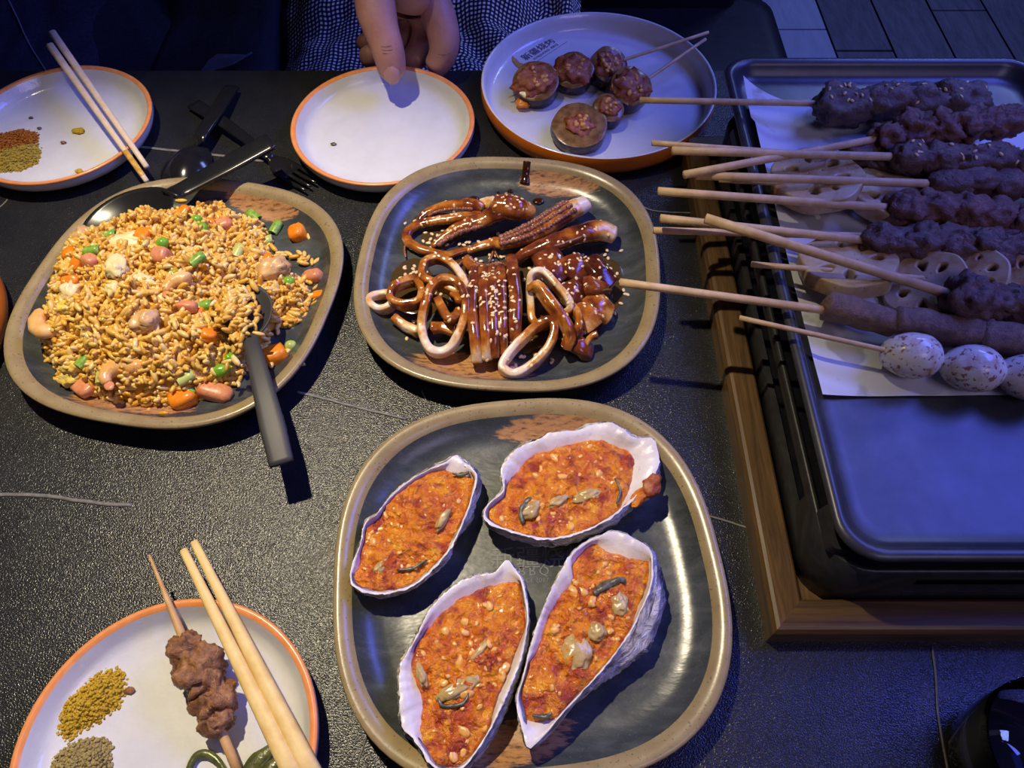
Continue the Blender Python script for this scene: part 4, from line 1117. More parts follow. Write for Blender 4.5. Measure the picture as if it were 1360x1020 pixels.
for u, v, r, L in [(678, 254, .0026, 'round dark sauce drop left of the drip'), (715, 268, .0052, 'dark sauce blot behind the broad tentacle'), (629, 265, .0048, 'dark sauce drop behind the pale squid scrap'), (662, 256, .0016, 'tiny sauce drop beside the round one')]:
    p = on_plate(u, v); solo('sauce_drop', blob(p, r, r*.8, r*.35, u, .15, 14, 8), M_SAUCE, L, 'sauce')
# sesame
bv = BVHTree.FromPolygons([tuple(v) for v in SQ_BVH[0]], SQ_BVH[1])
ms = []
clusters = [(590, 300, 26, 16, 40), (560, 365, 20, 12, 22), (660, 420, 18, 30, 80), (640, 390, 26, 26, 40), (680, 285, 22, 12, 34), (760, 350, 35, 22, 60), (760, 400, 35, 30, 45), (700, 450, 28, 22, 22), (570, 400, 30, 30, 26), (640, 325, 40, 12, 36), (830, 370, 8, 14, 8), (540, 352, 8, 8, 10), (790, 315, 18, 10, 14), (600, 290, 30, 25, 12)]
for u, v, su, sv, n in clusters:
    for _ in range(n):
        q = U(random.gauss(u, su*.8), random.gauss(v, sv*.8), .02)
        hit = bv.ray_cast(Vector((q.x, q.y, .2)), Vector((0, 0, -1)))
        if hit[0] is None: p = Vector((q.x, q.y, .0095)); nr = Vector((0, 0, 1))
        else: p, nr = hit[0]+hit[1]*.0006, hit[1]
        if (p-Vector((SQ.x, SQ.y, 0))).length > .108: continue
        R = nr.to_track_quat('Z', 'Y').to_matrix().to_4x4() @ Matrix.Rotation(random.uniform(0, 6), 4, 'Z')
        ms.append(Matrix.Translation(p) @ R)
GV, GF, _ = scatter(blob((0, 0, 0), .0021, .0014, .0008, 1, .02, 8, 6), ms)
solo('sesame_seeds', (GV, GF), M_SESAME, 'toasted sesame seeds scattered over the squid', 'sesame', kind='stuff')

# ---------------------------------------------------------------- oysters
def resample(P, c, N):
    """radius of the outline P about c at N angles"""
    out = []
    for k in range(N):
        a = 2*PI*k/N; d_ = Vector((math.cos(a), math.sin(a))); best = None
        for i in range(len(P)):
            p, q = P[i-1]-c, P[i]-c
            den = d_.x*(q.y-p.y)-d_.y*(q.x-p.x)
            if abs(den) < 1e-12: continue
            t = (p.x*(q.y-p.y)-p.y*(q.x-p.x))/den
            s_ = (p.x*d_.y-p.y*d_.x)/den
            if t > 0 and -1e-6 <= s_ <= 1+1e-6: best = t if best is None else max(best, t)
        out.append(best)
    last = next(x for x in out if x)
    for k in range(N):
        if out[k] is None: out[k] = last
        last = out[k]
    return out
def oyster(outline, sauce, zr, label, seed, meats=(), lamel=1.0, ngar=26, rim=None, fr=()):
    """outline: the widest extent of the ridged shell side; rim: the lip of the bowl (pixels)"""
    N = 200
    rim = rim or outline
    P = catmull([Vector((p.x, p.y, 0)) for p in Us(outline, zr-.009)], 4, True); S = catmull([Vector((p.x, p.y, 0)) for p in Us(sauce, zr-.003)], 4, True)
    Q = catmull([Vector((p.x, p.y, 0)) for p in Us(rim, zr)], 4, True)
    c = sum(S, Vector())/len(S)
    Rr = resample(Q, c, N); Rs = resample(S, c, N); Rp = resample(P, c, N)
    Rs = [min(a*1.06, b*.972) for a, b in zip(Rs, Rr)]
    Ro = Rr
    t = thing('oyster', (c.x, c.y, .008), label, 'oyster', 'grilled oysters on the plate')
    def loop(fn, zfn):
        L = []
        for k in range(N):
            a = 2*PI*k/N; r = fn(k, a); L.append(Vector((c.x+r*math.cos(a), c.y+r*math.sin(a), zfn(k, a))))
        return L
    nz = lambda k, f, s_=0: noise.noise(Vector((math.cos(2*PI*k/N)*f, math.sin(2*PI*k/N)*f, seed*5.3+s_)))
    zb = .0085
    zrim = lambda k, a: zr+.0022*nz(k, 2.2)+.0012*nz(k, 9)+.0007*nz(k, 24)
    inner = [loop(lambda k, a: Ro[k]*.02, lambda k, a: zb+.006), loop(lambda k, a: Rs[k]*.5, lambda k, a: zb+.008), loop(lambda k, a: Rs[k]*.85, lambda k, a: zr-.012),
             loop(lambda k, a: Rs[k]*.985, lambda k, a: zr-.0055+.3*(zrim(k, a)-zr)), loop(lambda k, a: Rs[k]*.45+Ro[k]*.53, lambda k, a: zr-.0022+.7*(zrim(k, a)-zr)),
             loop(lambda k, a: Ro[k]*(.965+.01*nz(k, 14, 6)), zrim), loop(lambda k, a: Ro[k]*(.995+.020*nz(k, 10, 2)+.012*nz(k, 26, 3)), lambda k, a: zrim(k, a)-.0004)]
    part(t, 'shell', loft(inner, True), M_SHELL)
    outer = [inner[-1]]
    nl = 6
    def rad(k, f):
        g0 = Rr[k]*(1-min(1, f*2))+max(Rp[k], Rr[k]*.96)*min(1, f*2)
        return g0*(1-.30*max(0, f-.42)**1.2)
    for q in range(nl):
        f = (q+1)/nl; zq = zr-.0015-(zr-zb)*.93*f
        outer.append(loop(lambda k, a, f=f, q=q: rad(k, f)*(.93+.02*nz(k, 6, q)), lambda k, a, zq=zq, q=q: zq+.0026+.0008*nz(k, 7, q+9)))
        outer.append(loop(lambda k, a, f=f, q=q: rad(k, f)*(1.0+.030*nz(k, 8, q)+.022*nz(k, 20, q)+.012*nz(k, 44, q)), lambda k, a, zq=zq, q=q: zq+.0016+.0014*nz(k, 7, q+20)))
    outer.append(loop(lambda k, a: Ro[k]*.5, lambda k, a: zb-.0002))
    part(t, 'shell_back', loft(outer, False, True), M_SHELLO)
    # sauce filling
    loops = []; RN = 40
    def sz(x, y, f):
        v = Vector((x, y, seed*1.3))
        z = zr-.0042+.0035*(1-f*f)+.0024*noise.noise(v*75)+.0020*noise.noise(v*170)+.0016*noise.noise(v*360)
        if f > .94: z -= (f-.94)*.05
        return z
    for i in range(RN+1):
        f = max(.004, 1-(i/RN)**1.1)
        L = []
        for k in range(N):
            a = 2*PI*k/N; r = Rs[k]*f*(1+.02*nz(k, 12, 4)*(i == 0)); x, y = c.x+r*math.cos(a), c.y+r*math.sin(a)
            L.append(Vector((x, y, sz(x, y, f))))
        loops.append(L)
    part(t, 'sauce', loft(loops, False, True), M_CHILI)
    ms = []
    for q in range(int(ngar*1.1)):
        a = random.uniform(0, 2*PI); f = math.sqrt(random.uniform(0, .8)); k = int(a/(2*PI)*N) % N; r = Rs[k]*f
        x, y = c.x+r*math.cos(a), c.y+r*math.sin(a); s_ = random.choice((.5, .6, .7, .8, 1.0, 1.5))
        ms.append(Matrix.Translation((x, y, sz(x, y, f)-.0002)) @ Matrix.Rotation(random.uniform(0, 6), 4, 'Z') @ Matrix.Rotation(random.uniform(-.4, .4), 4, 'X') @ Matrix.Diagonal((s_*random.uniform(.8, 1.3), s_, s_*.7, 1)))
    GV, GF, _ = scatter(blob((0, 0, 0), .0021, .0016, .0013, seed, .3, 10, 7, 1.6, 0, 0, 3), ms)
    part(t, 'garlic', (GV, GF), M_GARLIC, kind='stuff', label='pale chopped garlic')
    for (u, v, l, w, a) in meats:
        p = U(u, v, zr-.001)
        part(t, 'oyster_meat', blob((p.x, p.y, zr-.0018), l*.9, w*.85, .0026, seed+u, .38, 26, 16, 1.7, a), M_OYSTER, label='pale oyster flesh showing through the sauce')
    for pts, w in fr:
        part(t, 'gill_frill', sweep(catmull([U(u, v, zr-.0012) for u, v in pts], 5), [w*.5, w*.9, w*.5], w*.7, 10, rough=.8, rscale=500), M_FRILL, label='dark ruffled gill edge')
    return t
o5 = lambda X, Y: (450+X/4.638, 590+Y/4.638)
oyster([(605, 603), (633, 622), (641, 642), (631, 676), (627, 693), (605, 719), (597, 745), (571, 767), (543, 786), (502, 796), (472, 782), (465, 762), (474, 730), (480, 712), (484, 689), (502, 680), (517, 659), (545, 635), (573, 618), (590, 611)],
       [o5(*p) for p in [(600, 150), (690, 185), (835, 225), (800, 370), (720, 560), (660, 680), (500, 830), (330, 880), (100, 890), (85, 830), (130, 740), (140, 650), (165, 560), (175, 480), (250, 430), (330, 330), (450, 220)]], .030,
       rim=[o5(*p) for p in [(720, 62), (780, 105), (850, 170), (848, 240), (815, 370), (770, 480), (720, 590), (660, 685), (560, 790), (480, 860), (380, 905), (240, 925), (95, 892), (68, 810), (110, 660), (135, 580), (160, 480), (235, 425), (310, 320), (440, 212), (575, 135), (650, 112)]], label=
       'leftmost and smallest oyster, sauce spilling to its left lip', seed=1, meats=[(588, 690, .009, .003, 1.1), (505, 752, .006, .004, .9)], ngar=24, fr=[([o5(360, 775), o5(450, 765), o5(540, 715)], .0013), ([o5(700, 180), o5(760, 190), o5(800, 170)], .0016)])
o6 = lambda X, Y: (630+X/5.037, 540+Y/5.037)
t2 = oyster([(640, 687), (646, 669), (666, 651), (663, 627), (668, 611), (688, 590), (715, 580), (729, 573), (765, 568), (789, 560), (813, 559), (829, 568), (844, 579), (868, 578), (877, 600), (878, 623), (872, 645), (862, 663), (842, 675), (821, 695), (781, 715), (731, 727), (690, 719), (654, 705)],
       [o6(*p) for p in [(62, 745), (80, 650), (200, 555), (290, 430), (400, 320), (520, 285), (650, 250), (800, 225), (930, 250), (1000, 275), (1050, 330), (1050, 450), (1000, 600), (900, 740), (700, 830), (500, 870), (250, 850), (90, 800)]], .032,
       rim=[(641, 688), (647, 670), (667, 652), (665, 628), (670, 612), (690, 592), (716, 582), (730, 575), (765, 570), (789, 562), (813, 561), (829, 570), (844, 581), (866, 580), (875, 601), (875, 621), (866, 640), (852, 656), (830, 674), (806, 692), (772, 708), (731, 717), (690, 711), (656, 700)], label=
       'oyster at the top right of the plate, wide pale rim behind its sauce', seed=2, meats=[(778, 658, .011, .0045, .3), (742, 664, .008, .004, .5), (706, 675, .008, .005, .8)], ngar=34, fr=[([o6(330, 780), o6(310, 700), o6(360, 630), o6(400, 610)], .002), ([o6(940, 480), o6(975, 560), o6(950, 650)], .0010)])
part(t2, 'sauce_drip', blob(U(866, 645, .030), .0060, .0085, .0045, 5, .35, 18, 12, 1.6, -.5), M_TOP, label='dark red sauce lump on the lip')
part(t2, 'sauce_streak', blob(U(849, 660, .030), .0085, .0042, .0022, 7, .3, 18, 12, 1.6, .9), M_CHILI)
o7 = lambda X, Y: (500+X/3.518, 730+Y/3.518)
oyster([(673, 741), (684, 752), (696, 767), (703, 798), (705, 824), (699, 872), (688, 906), (678, 935), (659, 974), (636, 1009), (619, 1024), (600, 1032), (575, 1026), (554, 994), (531, 966), (527, 929), (528, 881), (551, 841), (562, 818), (577, 795), (605, 773), (634, 760), (657, 758)],
       [o7(*p) for p in [(560, 170), (640, 165), (690, 200), (716, 300), (660, 440), (600, 600), (555, 700), (510, 880), (480, 985), (390, 1040), (300, 1020), (215, 870), (215, 700), (180, 560), (200, 430), (300, 310), (400, 230)]], .033,
       rim=[(673, 743), (683, 753), (694, 768), (700, 798), (702, 824), (694, 872), (682, 904), (670, 932), (650, 972), (630, 1004), (616, 1020), (600, 1028), (576, 1022), (556, 992), (534, 965), (530, 929), (531, 882), (553, 843), (564, 820), (579, 797), (607, 775), (635, 762), (657, 759)], label=
       'front oyster at the bottom left with violet inner lip', seed=3, meats=[(610, 913, .014, .005, .5), (560, 897, .008, .0028, -1.2), (640, 862, .010, .003, .8)], ngar=40, fr=[([o7(290, 690), o7(310, 730), o7(400, 720), o7(430, 670)], .0014)])
o8 = lambda X, Y: (670+X/3.187, 690+Y/3.187)
oyster([(821, 704), (846, 715), (868, 728), (880, 753), (886, 800), (874, 837), (861, 866), (827, 891), (796, 913), (758, 941), (739, 969), (708, 996), (698, 991), (692, 963), (684, 928), (692, 903), (701, 866), (717, 815), (739, 765), (761, 731), (789, 712)],
       [o8(*p) for p in [(290, 190), (370, 115), (430, 130), (520, 170), (620, 190), (600, 270), (555, 390), (500, 520), (400, 650), (300, 740), (230, 820), (110, 830), (75, 750), (80, 650), (150, 540), (190, 410), (250, 310), (300, 250)]], .034,
       rim=[o8(*p) for p in [(480, 48), (560, 85), (622, 128), (632, 200), (622, 290), (575, 400), (540, 470), (480, 560), (410, 645), (330, 735), (245, 825), (170, 915), (110, 970), (88, 945), (70, 870), (50, 760), (72, 680), (102, 560), (152, 400), (222, 242), (292, 132), (382, 72)]], label=
       'oyster at the lower right with thick ridged grey shell side', seed=4, meats=[(765, 868, .009, .012, .2), (822, 800, .0055, .0085, .1), (793, 838, .006, .006, .3)], ngar=30, fr=[([o8(380, 315), o8(440, 275), o8(510, 255)], .0034), ([o8(120, 830), o8(170, 835), o8(200, 820)], .0016)])

# ---------------------------------------------------------------- aubergine skewers on the large plate
def aub_skewer(label, slices, s0, s1, seed, tip_out=None):
    t = thing('aubergine_skewer', (U(*slices[0][:2], .006).x, U(*slices[0][:2], .006).y, .006), label, 'skewer', 'aubergine skewers on the large plate')
    part(t, 'stick', stick(s0, s1, .0016, 8, .4, 1, 8), M_STICK)
    for k, (u, v, z, r, h, ax, ay, top) in enumerate(slices):
        c = U(u, v, z); nrm = Vector((ax, ay, 1)).normalized(); Q = nrm.to_track_quat('Z', 'Y').to_matrix().to_4x4()
        M = Matrix.Translation(c) @ Q
        def lp(f, zz): return [M @ Vector((r*f*math.cos(2*PI*j/28)*(1+.07*noise.noise(Vector((math.cos(2*PI*j/28)*1.5, math.sin(2*PI*j/28)*1.5, seed+k)))), r*f*math.sin(2*PI*j/28)*(1+.07*noise.noise(Vector((math.cos(2*PI*j/28)*1.5, math.sin(2*PI*j/28)*1.5, seed+k)))), zz)) for j in range(28)]
        sl = part(t, 'aubergine_slice', loft([lp(.7, -h), lp(.95, -h*.92), lp(1.0, -h*.4), lp(1.0, h*.5), lp(.97, h*.9)], True), M_AUBSKIN)
        V, F = loft([lp(.97, h*.9), lp(.9, h*.98), lp(.5, h*1.05), lp(.02, h*1.05)], False, True)
        part(sl, 'flesh', (V, F), M_AUB)
        g_ = blob((0, 0, 0), r*top, r*top*.9, h*.55, seed+k*3, .42, 30, 18, 1.9)
        part(sl, 'chili_topping', xf(g_, M @ Matrix.Translation((0, 0, h*.95))), M_TOP)
        ms = [M @ Matrix.Translation((random.uniform(-.55, .55)*r*top, random.uniform(-.55, .55)*r*top, h*1.45)) @ Matrix.Rotation(random.uniform(0, 6), 4, 'Z') @ Matrix.Scale(random.uniform(.6, 1.4), 4) for _ in range(9)]
        GV, GF, _ = scatter(blob((0, 0, 0), .0023, .0017, .0013, seed, .3, 8, 6), ms)
        part(sl, 'garlic', (GV, GF), M_GARLIC, kind='stuff')
    return t
aub_skewer('upper aubergine skewer with three sauced slices on the large plate', [(712, 114, .018, .0225, .0085, -.05, -.35, .85), (762, 99, .019, .0195, .0085, -.1, -.45, .9), (806, 91, .020, .0190, .009, .25, -.55, .75)], U(676, 129, .012), U(941, 43, .040), 1)
o = bpy.data.objects['aubergine_skewer']
part(o, 'chili_drip', blob(U(695, 136, .0115), .008, .0075, .004, 3, .3, 18, 12), M_CARROT, label='orange sauce lump hanging off the first slice')
aub_skewer('lower aubergine skewer whose front slice shows bare pale flesh', [(769, 172, .016, .0260, .0065, .0, -.2, .52), (806, 149, .017, .0150, .0085, .15, -.35, .7), (834, 121, .022, .0205, .010, .25, -.45, .85)], U(752, 180, .012), U(937, 52, .034), 2)
p = U(688, 86, .0068)
puddle([(680, 74), (685, 77), (690, 83), (697, 86), (698, 91), (692, 92), (685, 87), (680, 80)], .0064, .0006, simple('orange_oil', (.55, .30, .09), .15, .5), 'orange sauce streak beside the printed lettering on the large plate', 'sauce_streak')

# ---------------------------------------------------------------- grill box: wooden frame, body, tray, paper
FX0, FX1, FY0, FY1, RW, RH = .155, .480, .124, .568, .020, .020
fr = thing('wooden_frame', (FX0, FY0, 0), 'dark wooden tray with mitred corners holding the black grill box', 'tray')
def rail(o0, o1, i0, i1, mat):
    """mitred rail: outer corners o0, o1, inner corners i0, i1"""
    def pr(f, z): return [o0.lerp(i0, f)+Vector((0, 0, z)), o1.lerp(i1, f)+Vector((0, 0, z))]
    prof = [(0, 0), (0, RH-.004), (.10, RH-.001), (.20, RH), (.92, RH), (1, RH-.0015), (1, 0)]
    loops = [pr(f, z) for f, z in prof]
    V = [p for l in loops for p in l]; F = [(2*k, 2*k+1, 2*k+3, 2*k+2) for k in range(len(prof)-1)]+[(12, 13, 1, 0)]
    F += [tuple(2*k for k in range(len(prof)))[::-1], tuple(2*k+1 for k in range(len(prof)))]
    part(fr, 'rail', (V, F), mat, smooth=False)
co = [Vector((FX0, FY0, 0)), Vector((FX1, FY0, 0)), Vector((FX1, FY1, 0)), Vector((FX0, FY1, 0))]
ci = [Vector((FX0+RW, FY0+RW, 0)), Vector((FX1-RW, FY0+RW, 0)), Vector((FX1-RW, FY1-RW, 0)), Vector((FX0+RW, FY1-RW, 0))]
for k in range(4): rail(co[k], co[(k+1) % 4], ci[k], ci[(k+1) % 4], M_FRAME_X if k % 2 == 0 else M_FRAME_Y)
part(fr, 'base_board', box(FX0+RW, FX1-RW, FY0+RW, FY1-RW, .001, .008), M_FRAME_Y, smooth=False)

gb = thing('grill_box', (.31, .36, .008), 'black metal grill box standing inside the wooden tray', 'grill')
bx0, bx1, by0, by1 = .1775, .457, .1455, .546
def body():
    o = [rrect(bx0, bx1, by0, by1, .026, .0085), rrect(bx0, bx1, by0, by1, .026, .021), rrect(bx0+.0035, bx1-.001, by0+.003, by1+.01, .026, .054), rrect(bx0+.0065, bx1-.004, by0+.006, by1+.007, .024, .054), rrect(bx0+.004, bx1-.004, by0+.004, by1-.004, .024, .012)]
    return loft(o, True, True)
gbody = part(gb, 'body', body(), M_BLACKMETAL)
bpy.context.view_layer.update()
def cut_slots(o, boxes):
    me = bpy.data.meshes.new('cut'); V, F = join(*[box(*b) for b in boxes]); me.from_pydata([tuple(v) for v in V], [], F)
    c = bpy.data.objects.new('cut', me); C.objects.link(c)
    md = o.modifiers.new('b', 'BOOLEAN'); md.object = c; md.operation = 'DIFFERENCE'; md.solver = 'EXACT'
    bpy.context.view_layer.update()
    m2 = bpy.data.meshes.new_from_object(o.evaluated_get(DG())); o.modifiers.remove(md); old = o.data; o.data = m2
    bpy.data.objects.remove(c)
cut_slots(gbody, [(.235, .40, by0-.01, by0+.02, .028, .044), (bx0-.01, bx0+.02, .20, .50, .030, .046)])
part(gb, 'slot_lip', box(.233, .402, by0+.0002, by0+.004, .0255, .0275), M_BLACKMETAL, smooth=False)
for y in (.16, .50):
    part(gb, 'bracket', loft([rrect(bx0+.004, bx0+.020, y, y+.028, .004, .054), rrect(bx0+.006, bx0+.022, y, y+.028, .004, .060)], True, True), M_BLACKMETAL, smooth=False)
tx0, tx1, ty0, ty1 = .1815, .452, .1480, .602
tr = thing('grill_tray', (.31, .37, .06), 'shallow dark metal tray on top of the grill box, reflecting blue light', 'tray')
def tl(i, z, r=.024): return rrect(tx0+i, tx1-i, ty0+i, ty1-i, max(.006, r-i*.4), z, 8)
part(tr, 'pan', loft([tl(.016, .0575), tl(.010, .0585), tl(.002, .068), tl(0, .0725), tl(.001, .0745), tl(.004, .0755), tl(.007, .0745), tl(.009, .0715), tl(.012, .0650), tl(.016, .0628), tl(.024, .0620)], True, True), M_TRAY)
part(tr, 'pan_foot', box(.23, .41, .2, .53, .0545, .0577), M_TRAY, smooth=False)

def paper():
    nx, ny = 44, 60; V, F = [], []
    A, B = U(986, 104, .0760), U(1089, 526, .0645)
    Rb, Rt = Vector((.425, B.y+.002, .064)), Vector((.428, A.y-.020, .0645))
    for j in range(ny+1):
        t = j/ny
        l = A.lerp(B, t); r = Rt.lerp(Rb, t)
        l.x = max(l.x, .1945+(.003 if t > .15 else 0))
        for i in range(nx+1):
            s_ = i/nx; p = l.lerp(r, s_)
            z = .0638
            z += .0095*math.exp(-s_*nx/2.2)*(1-.72*min(1, t*1.4))
            if t < .25: z += .0065*(1-t/.25)**2*(.5+.5*math.sin(s_*17+.8))
            z += .0010*noise.noise(Vector((p.x*40, p.y*40, 1)))*(1 if 0 < i < nx else .4)
            y = p.y
            if j < 6: y -= (1-j/6)*.013*(1-math.exp(-s_*nx/2.5))*(.8+.3*math.sin(s_*13))
            V.append(Vector((p.x, y, max(z, .0626))))
    for j in range(ny):
        for i in range(nx):
            a = j*(nx+1)+i; F.append((a, a+nx+1, a+nx+2, a+1))
    return V, F
solo('paper_sheet', paper(), M_PAPER, 'white greaseproof paper lining the far part of the tray under the skewers', 'paper')

# ---------------------------------------------------------------- skewers on the tray
def tray_skewer(label, a, b, end, r, mat, radii, seed, chunk='meat_chunk', amp=.3, sesame=0, zoff=0.0, squash=.85, lng=1.15, start=0.0, stick_mat=None):
    """a: left end (u,v,z); b: where the meat begins; end: where the meat ends (all pixel, pixel, height)"""
    A, B, E2 = U(*a), U(*b), U(*end)
    t = thing('meat_skewer', (B.x, B.y, .064), label, 'skewer', 'meat skewers on the tray')
    # straight stick through the meat
    dirv = (E2-B).normalized()
    part(t, 'stick', join(stick(A, B+dirv*.006, r, 10, 1, 1, 4)), stick_mat or M_STICK)
    n = len(radii); pts = [B.lerp(E2, (k+.5)/n)+Vector((random.uniform(-.0025, .0025), random.uniform(-.0025, .0025), zoff+random.uniform(-.001, .002))) for k in range(n)]
    allg = []
    for k, (p, rr) in enumerate(zip(pts, radii)):
        ang = ang_of(B, E2)
        g_ = blob(p, max(rr*.9, (E2-B).length/n*.78)*lng/1.15, rr, rr*squash, seed+k*1.7, amp*1.15, 34, 22, 1.9, ang+random.uniform(-.28, .28), random.uniform(-.2, .2), 2.5)
        part(t, chunk, g_, mat); allg.append(g_)
    if sesame:
        V, F = join(*allg); bv = BVHTree.FromPolygons([tuple(v) for v in V], F); ms = []
        for _ in range(sesame):
            q = B.lerp(E2, random.random()**1.3); h = bv.ray_cast(Vector((q.x+random.uniform(-.006, .006), q.y+random.uniform(-.011, .009), .3)), Vector((0, 0, -1)))
            if h[0] is not None: ms.append(Matrix.Translation(h[0]+h[1]*.0004) @ h[1].to_track_quat('Z', 'Y').to_matrix().to_4x4() @ Matrix.Rotation(random.uniform(0, 6), 4, 'Z'))
        GV, GF, _ = scatter(blob((0, 0, 0), .0020, .0012, .0007, 1, .02, 8, 6), ms)
        part(t, 'sesame_seeds', (GV, GF), M_SESAME, kind='stuff')
    return t
tray_skewer('farthest grey-brown meat skewer with sesame, its stick reaching over the large plate', (850, 133, .088), (1096, 138, .082), (1300, 134, .082), .0026, M_MEATGREY, [.0165, .0145, .0150, .0150], 3, sesame=26, amp=.26)
tray_skewer('short reddish meat skewer crossing the others, second from the far side', (909, 232, .104), (1164, 184, .088), (1348, 158, .090), .0029, M_MEATRED, [.0120, .0150, .0140, .0130, .0125], 21, amp=.36)
tray_skewer('sesame-dotted brown meat skewer just nearer than the reddish crossing one', (893, 200, .106), (1193, 208, .090), (1420, 222, .088), .0031, M_MEAT, [.0125, .0130, .0130, .0130, .0125, .012], 35, sesame=26, amp=.22)
tray_skewer('dark flat meat skewer mostly hidden under the sesame-dotted one', (866, 190, .094), (1125, 208, .078), (1290, 226, .076), .0022, M_MEAT, [.0100, .0120, .0115, .0100], 50, amp=.3)
tray_skewer('smooth dark meat skewer lying above the far lotus slices', (925, 233, .098), (1240, 244, .086), (1430, 252, .082), .0031, M_MEAT, [.0105, .0115, .0120, .0115, .0115], 61, amp=.16)
tray_skewer('fatty reddish meat skewer whose pale lump meets the stick', (874, 254, .094), (1184, 276, .082), (1430, 300, .080), .0031, M_MEATRED, [.0145, .0140, .0135, .0135, .0135, .013], 75, amp=.26)
tray_skewer('purple-brown lumpy meat skewer just beyond the near lotus slices', (877, 290, .098), (1156, 320, .084), (1420, 342, .080), .0030, M_MEAT, [.0130, .0150, .0140, .0140, .0130, .013], 90, amp=.34)
tray_skewer('meat skewer hidden below the fatty one, only stick and edge showing', (868, 306, .086), (1230, 316, .076), (1440, 322, .076), .0025, M_MEATRED, [.0090, .0095, .0095, .0095], 105, amp=.25)
tray_skewer('slanting meat skewer laid across the pile over the near lotus slices', (937, 290, .116), (1262, 393, .090), (1440, 418, .080), .0034, M_MEAT, [.0165, .0120, .0115, .0115, .0115], 120, amp=.28)
def slab_skewer():
    A, B = U(823, 375, .088), U(1098, 412, .082)
    t = thing('meat_skewer', (B.x, B.y, .064), 'sliced brown meat skewer beyond the eggs, its stick reaching over the squid plate', 'skewer', 'meat skewers on the tray')
    part(t, 'stick', stick(A, B+Vector((.01, -.002, 0)), .0028, 10), M_STICK)
    for k, (pts, w, h) in enumerate([([(1097, 405, .083), (1140, 416, .082), (1190, 432, .079)], [.0085, .0085, .0065], .0095), ([(1188, 425, .082), (1240, 434, .081), (1310, 446, .080)], [.008, .0085, .009], .0105), ([(1300, 446, .080), (1360, 455, .080), (1430, 468, .080)], [.009, .010, .010], .011)]):
        part(t, 'meat_slice', sweep(catmull([U(*p) for p in pts], 6), w, h, 14, False, (0, -.3, 1), 3.4, .2, k+3, 90), M_TONGUE)
    return t
slab_skewer()
def egg_skewer():
    A, B = U(982, 422, .086), U(1172, 464, .080)
    t = thing('egg_skewer', (B.x, B.y, .064), 'skewer of three small white speckled eggs, nearest on the paper', 'skewer')
    E2 = U(1400, 515, .079)
    part(t, 'stick', stick(A, E2, .0017, 8), M_STICK)
    for k, (u, v, a) in enumerate([(1210, 472, -.1), (1291, 489, -.15), (1368, 501, -.2)]):
        c = U(u, v, .0795); R = Matrix.Rotation(a, 3, 'Z')
        V, F = [], []
        g_ = blob((0, 0, 0), .0195, .0150, .0148, k+4, .035, 32, 22, 1.6, 0, 0, 2.0, .3)
        V = [Vector((v_.x, v_.y*(1+.10*v_.x/.0225), v_.z*(1+.10*v_.x/.0225))) for v_ in g_[0]]
        part(t, 'egg', ([c+R @ v_ for v_ in V], g_[1]), M_QUAIL)
    return t
egg_skewer()
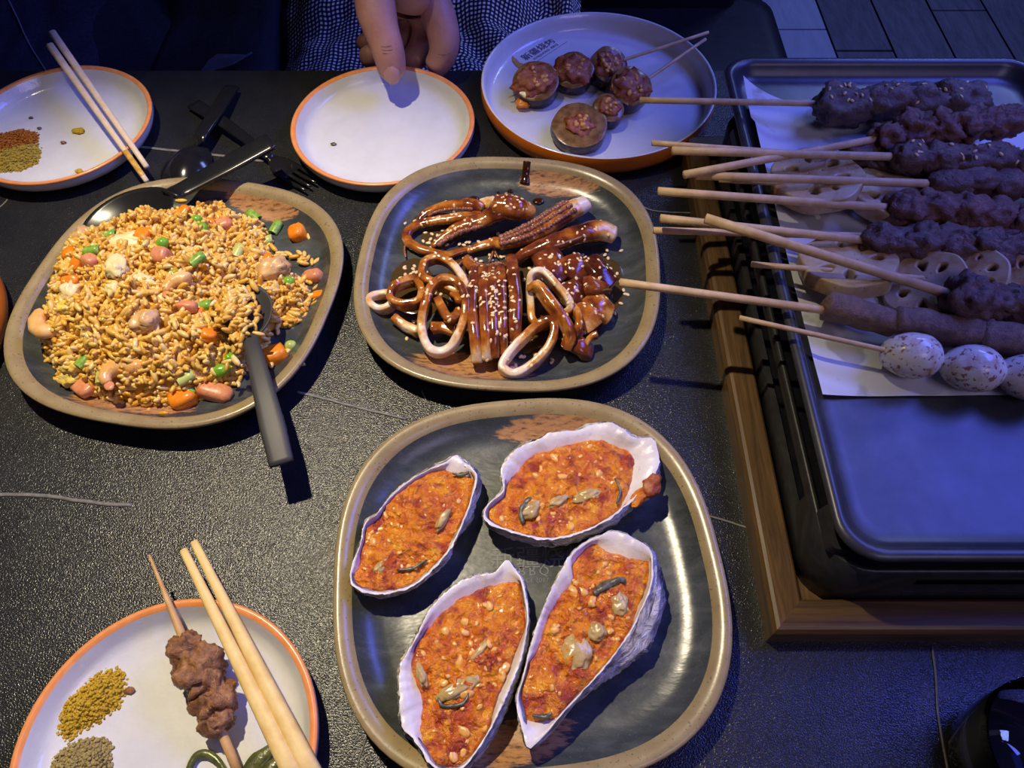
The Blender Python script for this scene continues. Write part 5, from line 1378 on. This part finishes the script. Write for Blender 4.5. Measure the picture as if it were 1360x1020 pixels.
def lotus_slice(parent, u, v, z, r, nrm, spin, th=.012, seed=0):
    c = U(u, v, z); n = Vector(nrm).normalized(); M = Matrix.Translation(c) @ n.to_track_quat('Z', 'Y').to_matrix().to_4x4() @ Matrix.Rotation(spin, 4, 'Z')
    out = [(r*(1+.025*math.cos(7*a)+.07*noise.noise(Vector((math.cos(a), math.sin(a), seed))))*math.cos(a), r*(1+.025*math.cos(7*a)+.07*noise.noise(Vector((math.cos(a)*1.4, math.sin(a)*1.4, seed+4))))*math.sin(a)) for a in [2*PI*k/64 for k in range(64)]]
    holes = []; sc = (1.05, .72, .9)
    for k in range(7):
        a = 2*PI*k/7+.1*math.sin(k*5+seed); rc = r*.58; L_ = r*.21; W_ = r*.155
        h = []
        for q in range(14):
            b = 2*PI*q/14; x = L_*math.cos(b); y = W_*math.sin(b)*(1+.35*math.cos(b))
            w_ = 1+.3*noise.noise(Vector((k*3.1, q*.8, seed))); h.append(((rc+x*w_*sc[k % 3])*math.cos(a)-y*w_*sc[k % 3]*math.sin(a), (rc+x*w_*sc[k % 3])*math.sin(a)+y*w_*sc[k % 3]*math.cos(a)))
        holes.append(h)
    for k in range(3):
        a = 2*PI*k/3+.6; holes.append([(r*.2*math.cos(a)+r*.05*math.cos(2*PI*q/8), r*.2*math.sin(a)+r*.05*math.sin(2*PI*q/8)) for q in range(8)])
    return part(parent, 'lotus_slice', xf(flat_shape(out, holes, th-.003, .0015, 2), M), M_LOTUS)
t = thing('lotus_root_skewer', (U(1090, 240, .064).x, U(1090, 240, .064).y, .064), 'far lotus root skewer under the smooth dark meat skewer', 'skewer', 'lotus root skewers on the tray')
part(t, 'stick', stick(U(955, 239, .086), U(1225, 254, .076), .0019, 8), M_STICK)
lotus_slice(t, 1083, 240, .080, .0315, (-.12, .10, 1), .3, seed=1); lotus_slice(t, 1180, 262, .074, .0290, (.1, .1, 1), 1.1, seed=2)
t = thing('lotus_root_skewer', (U(1150, 360, .064).x, U(1150, 360, .064).y, .064), 'near lotus root skewer with browned slices under the slanting stick', 'skewer', 'lotus root skewers on the tray')
part(t, 'stick', stick(U(998, 351, .082), U(1400, 384, .080), .0021, 8), M_STICK)
lotus_slice(t, 1126, 353, .079, .0310, (-.10, .26, 1), .9, seed=3); lotus_slice(t, 1232, 384, .077, .0260, (-.45, -.1, .9), .2, seed=4); lotus_slice(t, 1288, 368, .078, .0220, (-.5, -.1, .9), 1.4, seed=5); lotus_slice(t, 1350, 378, .077, .0220, (-.6, -.1, .9), .7, seed=6)

# ---------------------------------------------------------------- drinking glass
GC = U(1336, 1014, .004)
gl = thing('drinking_glass', (GC.x, GC.y, 0), 'clear drinking glass at the lower right corner of the table', 'glass')
part(gl, 'tumbler', lathe([(.0005, .0), (.026, .0), (.0305, .0025), (.0325, .008), (.0345, .030), (.0362, .0565), (.0358, .0575), (.0353, .0570), (.0336, .030), (.0314, .0085), (.029, .0050), (.012, .0045), (.0005, .0045)], (GC.x, GC.y, 0), 64), M_GLASS)
part(gl, 'drink', lathe([(.0005, .0049), (.0285, .0054), (.0308, .0089), (.0318, .017), (.0005, .017)], (GC.x, GC.y, 0), 64), simple('dark_drink', (.012, .012, .02), .03, .6))
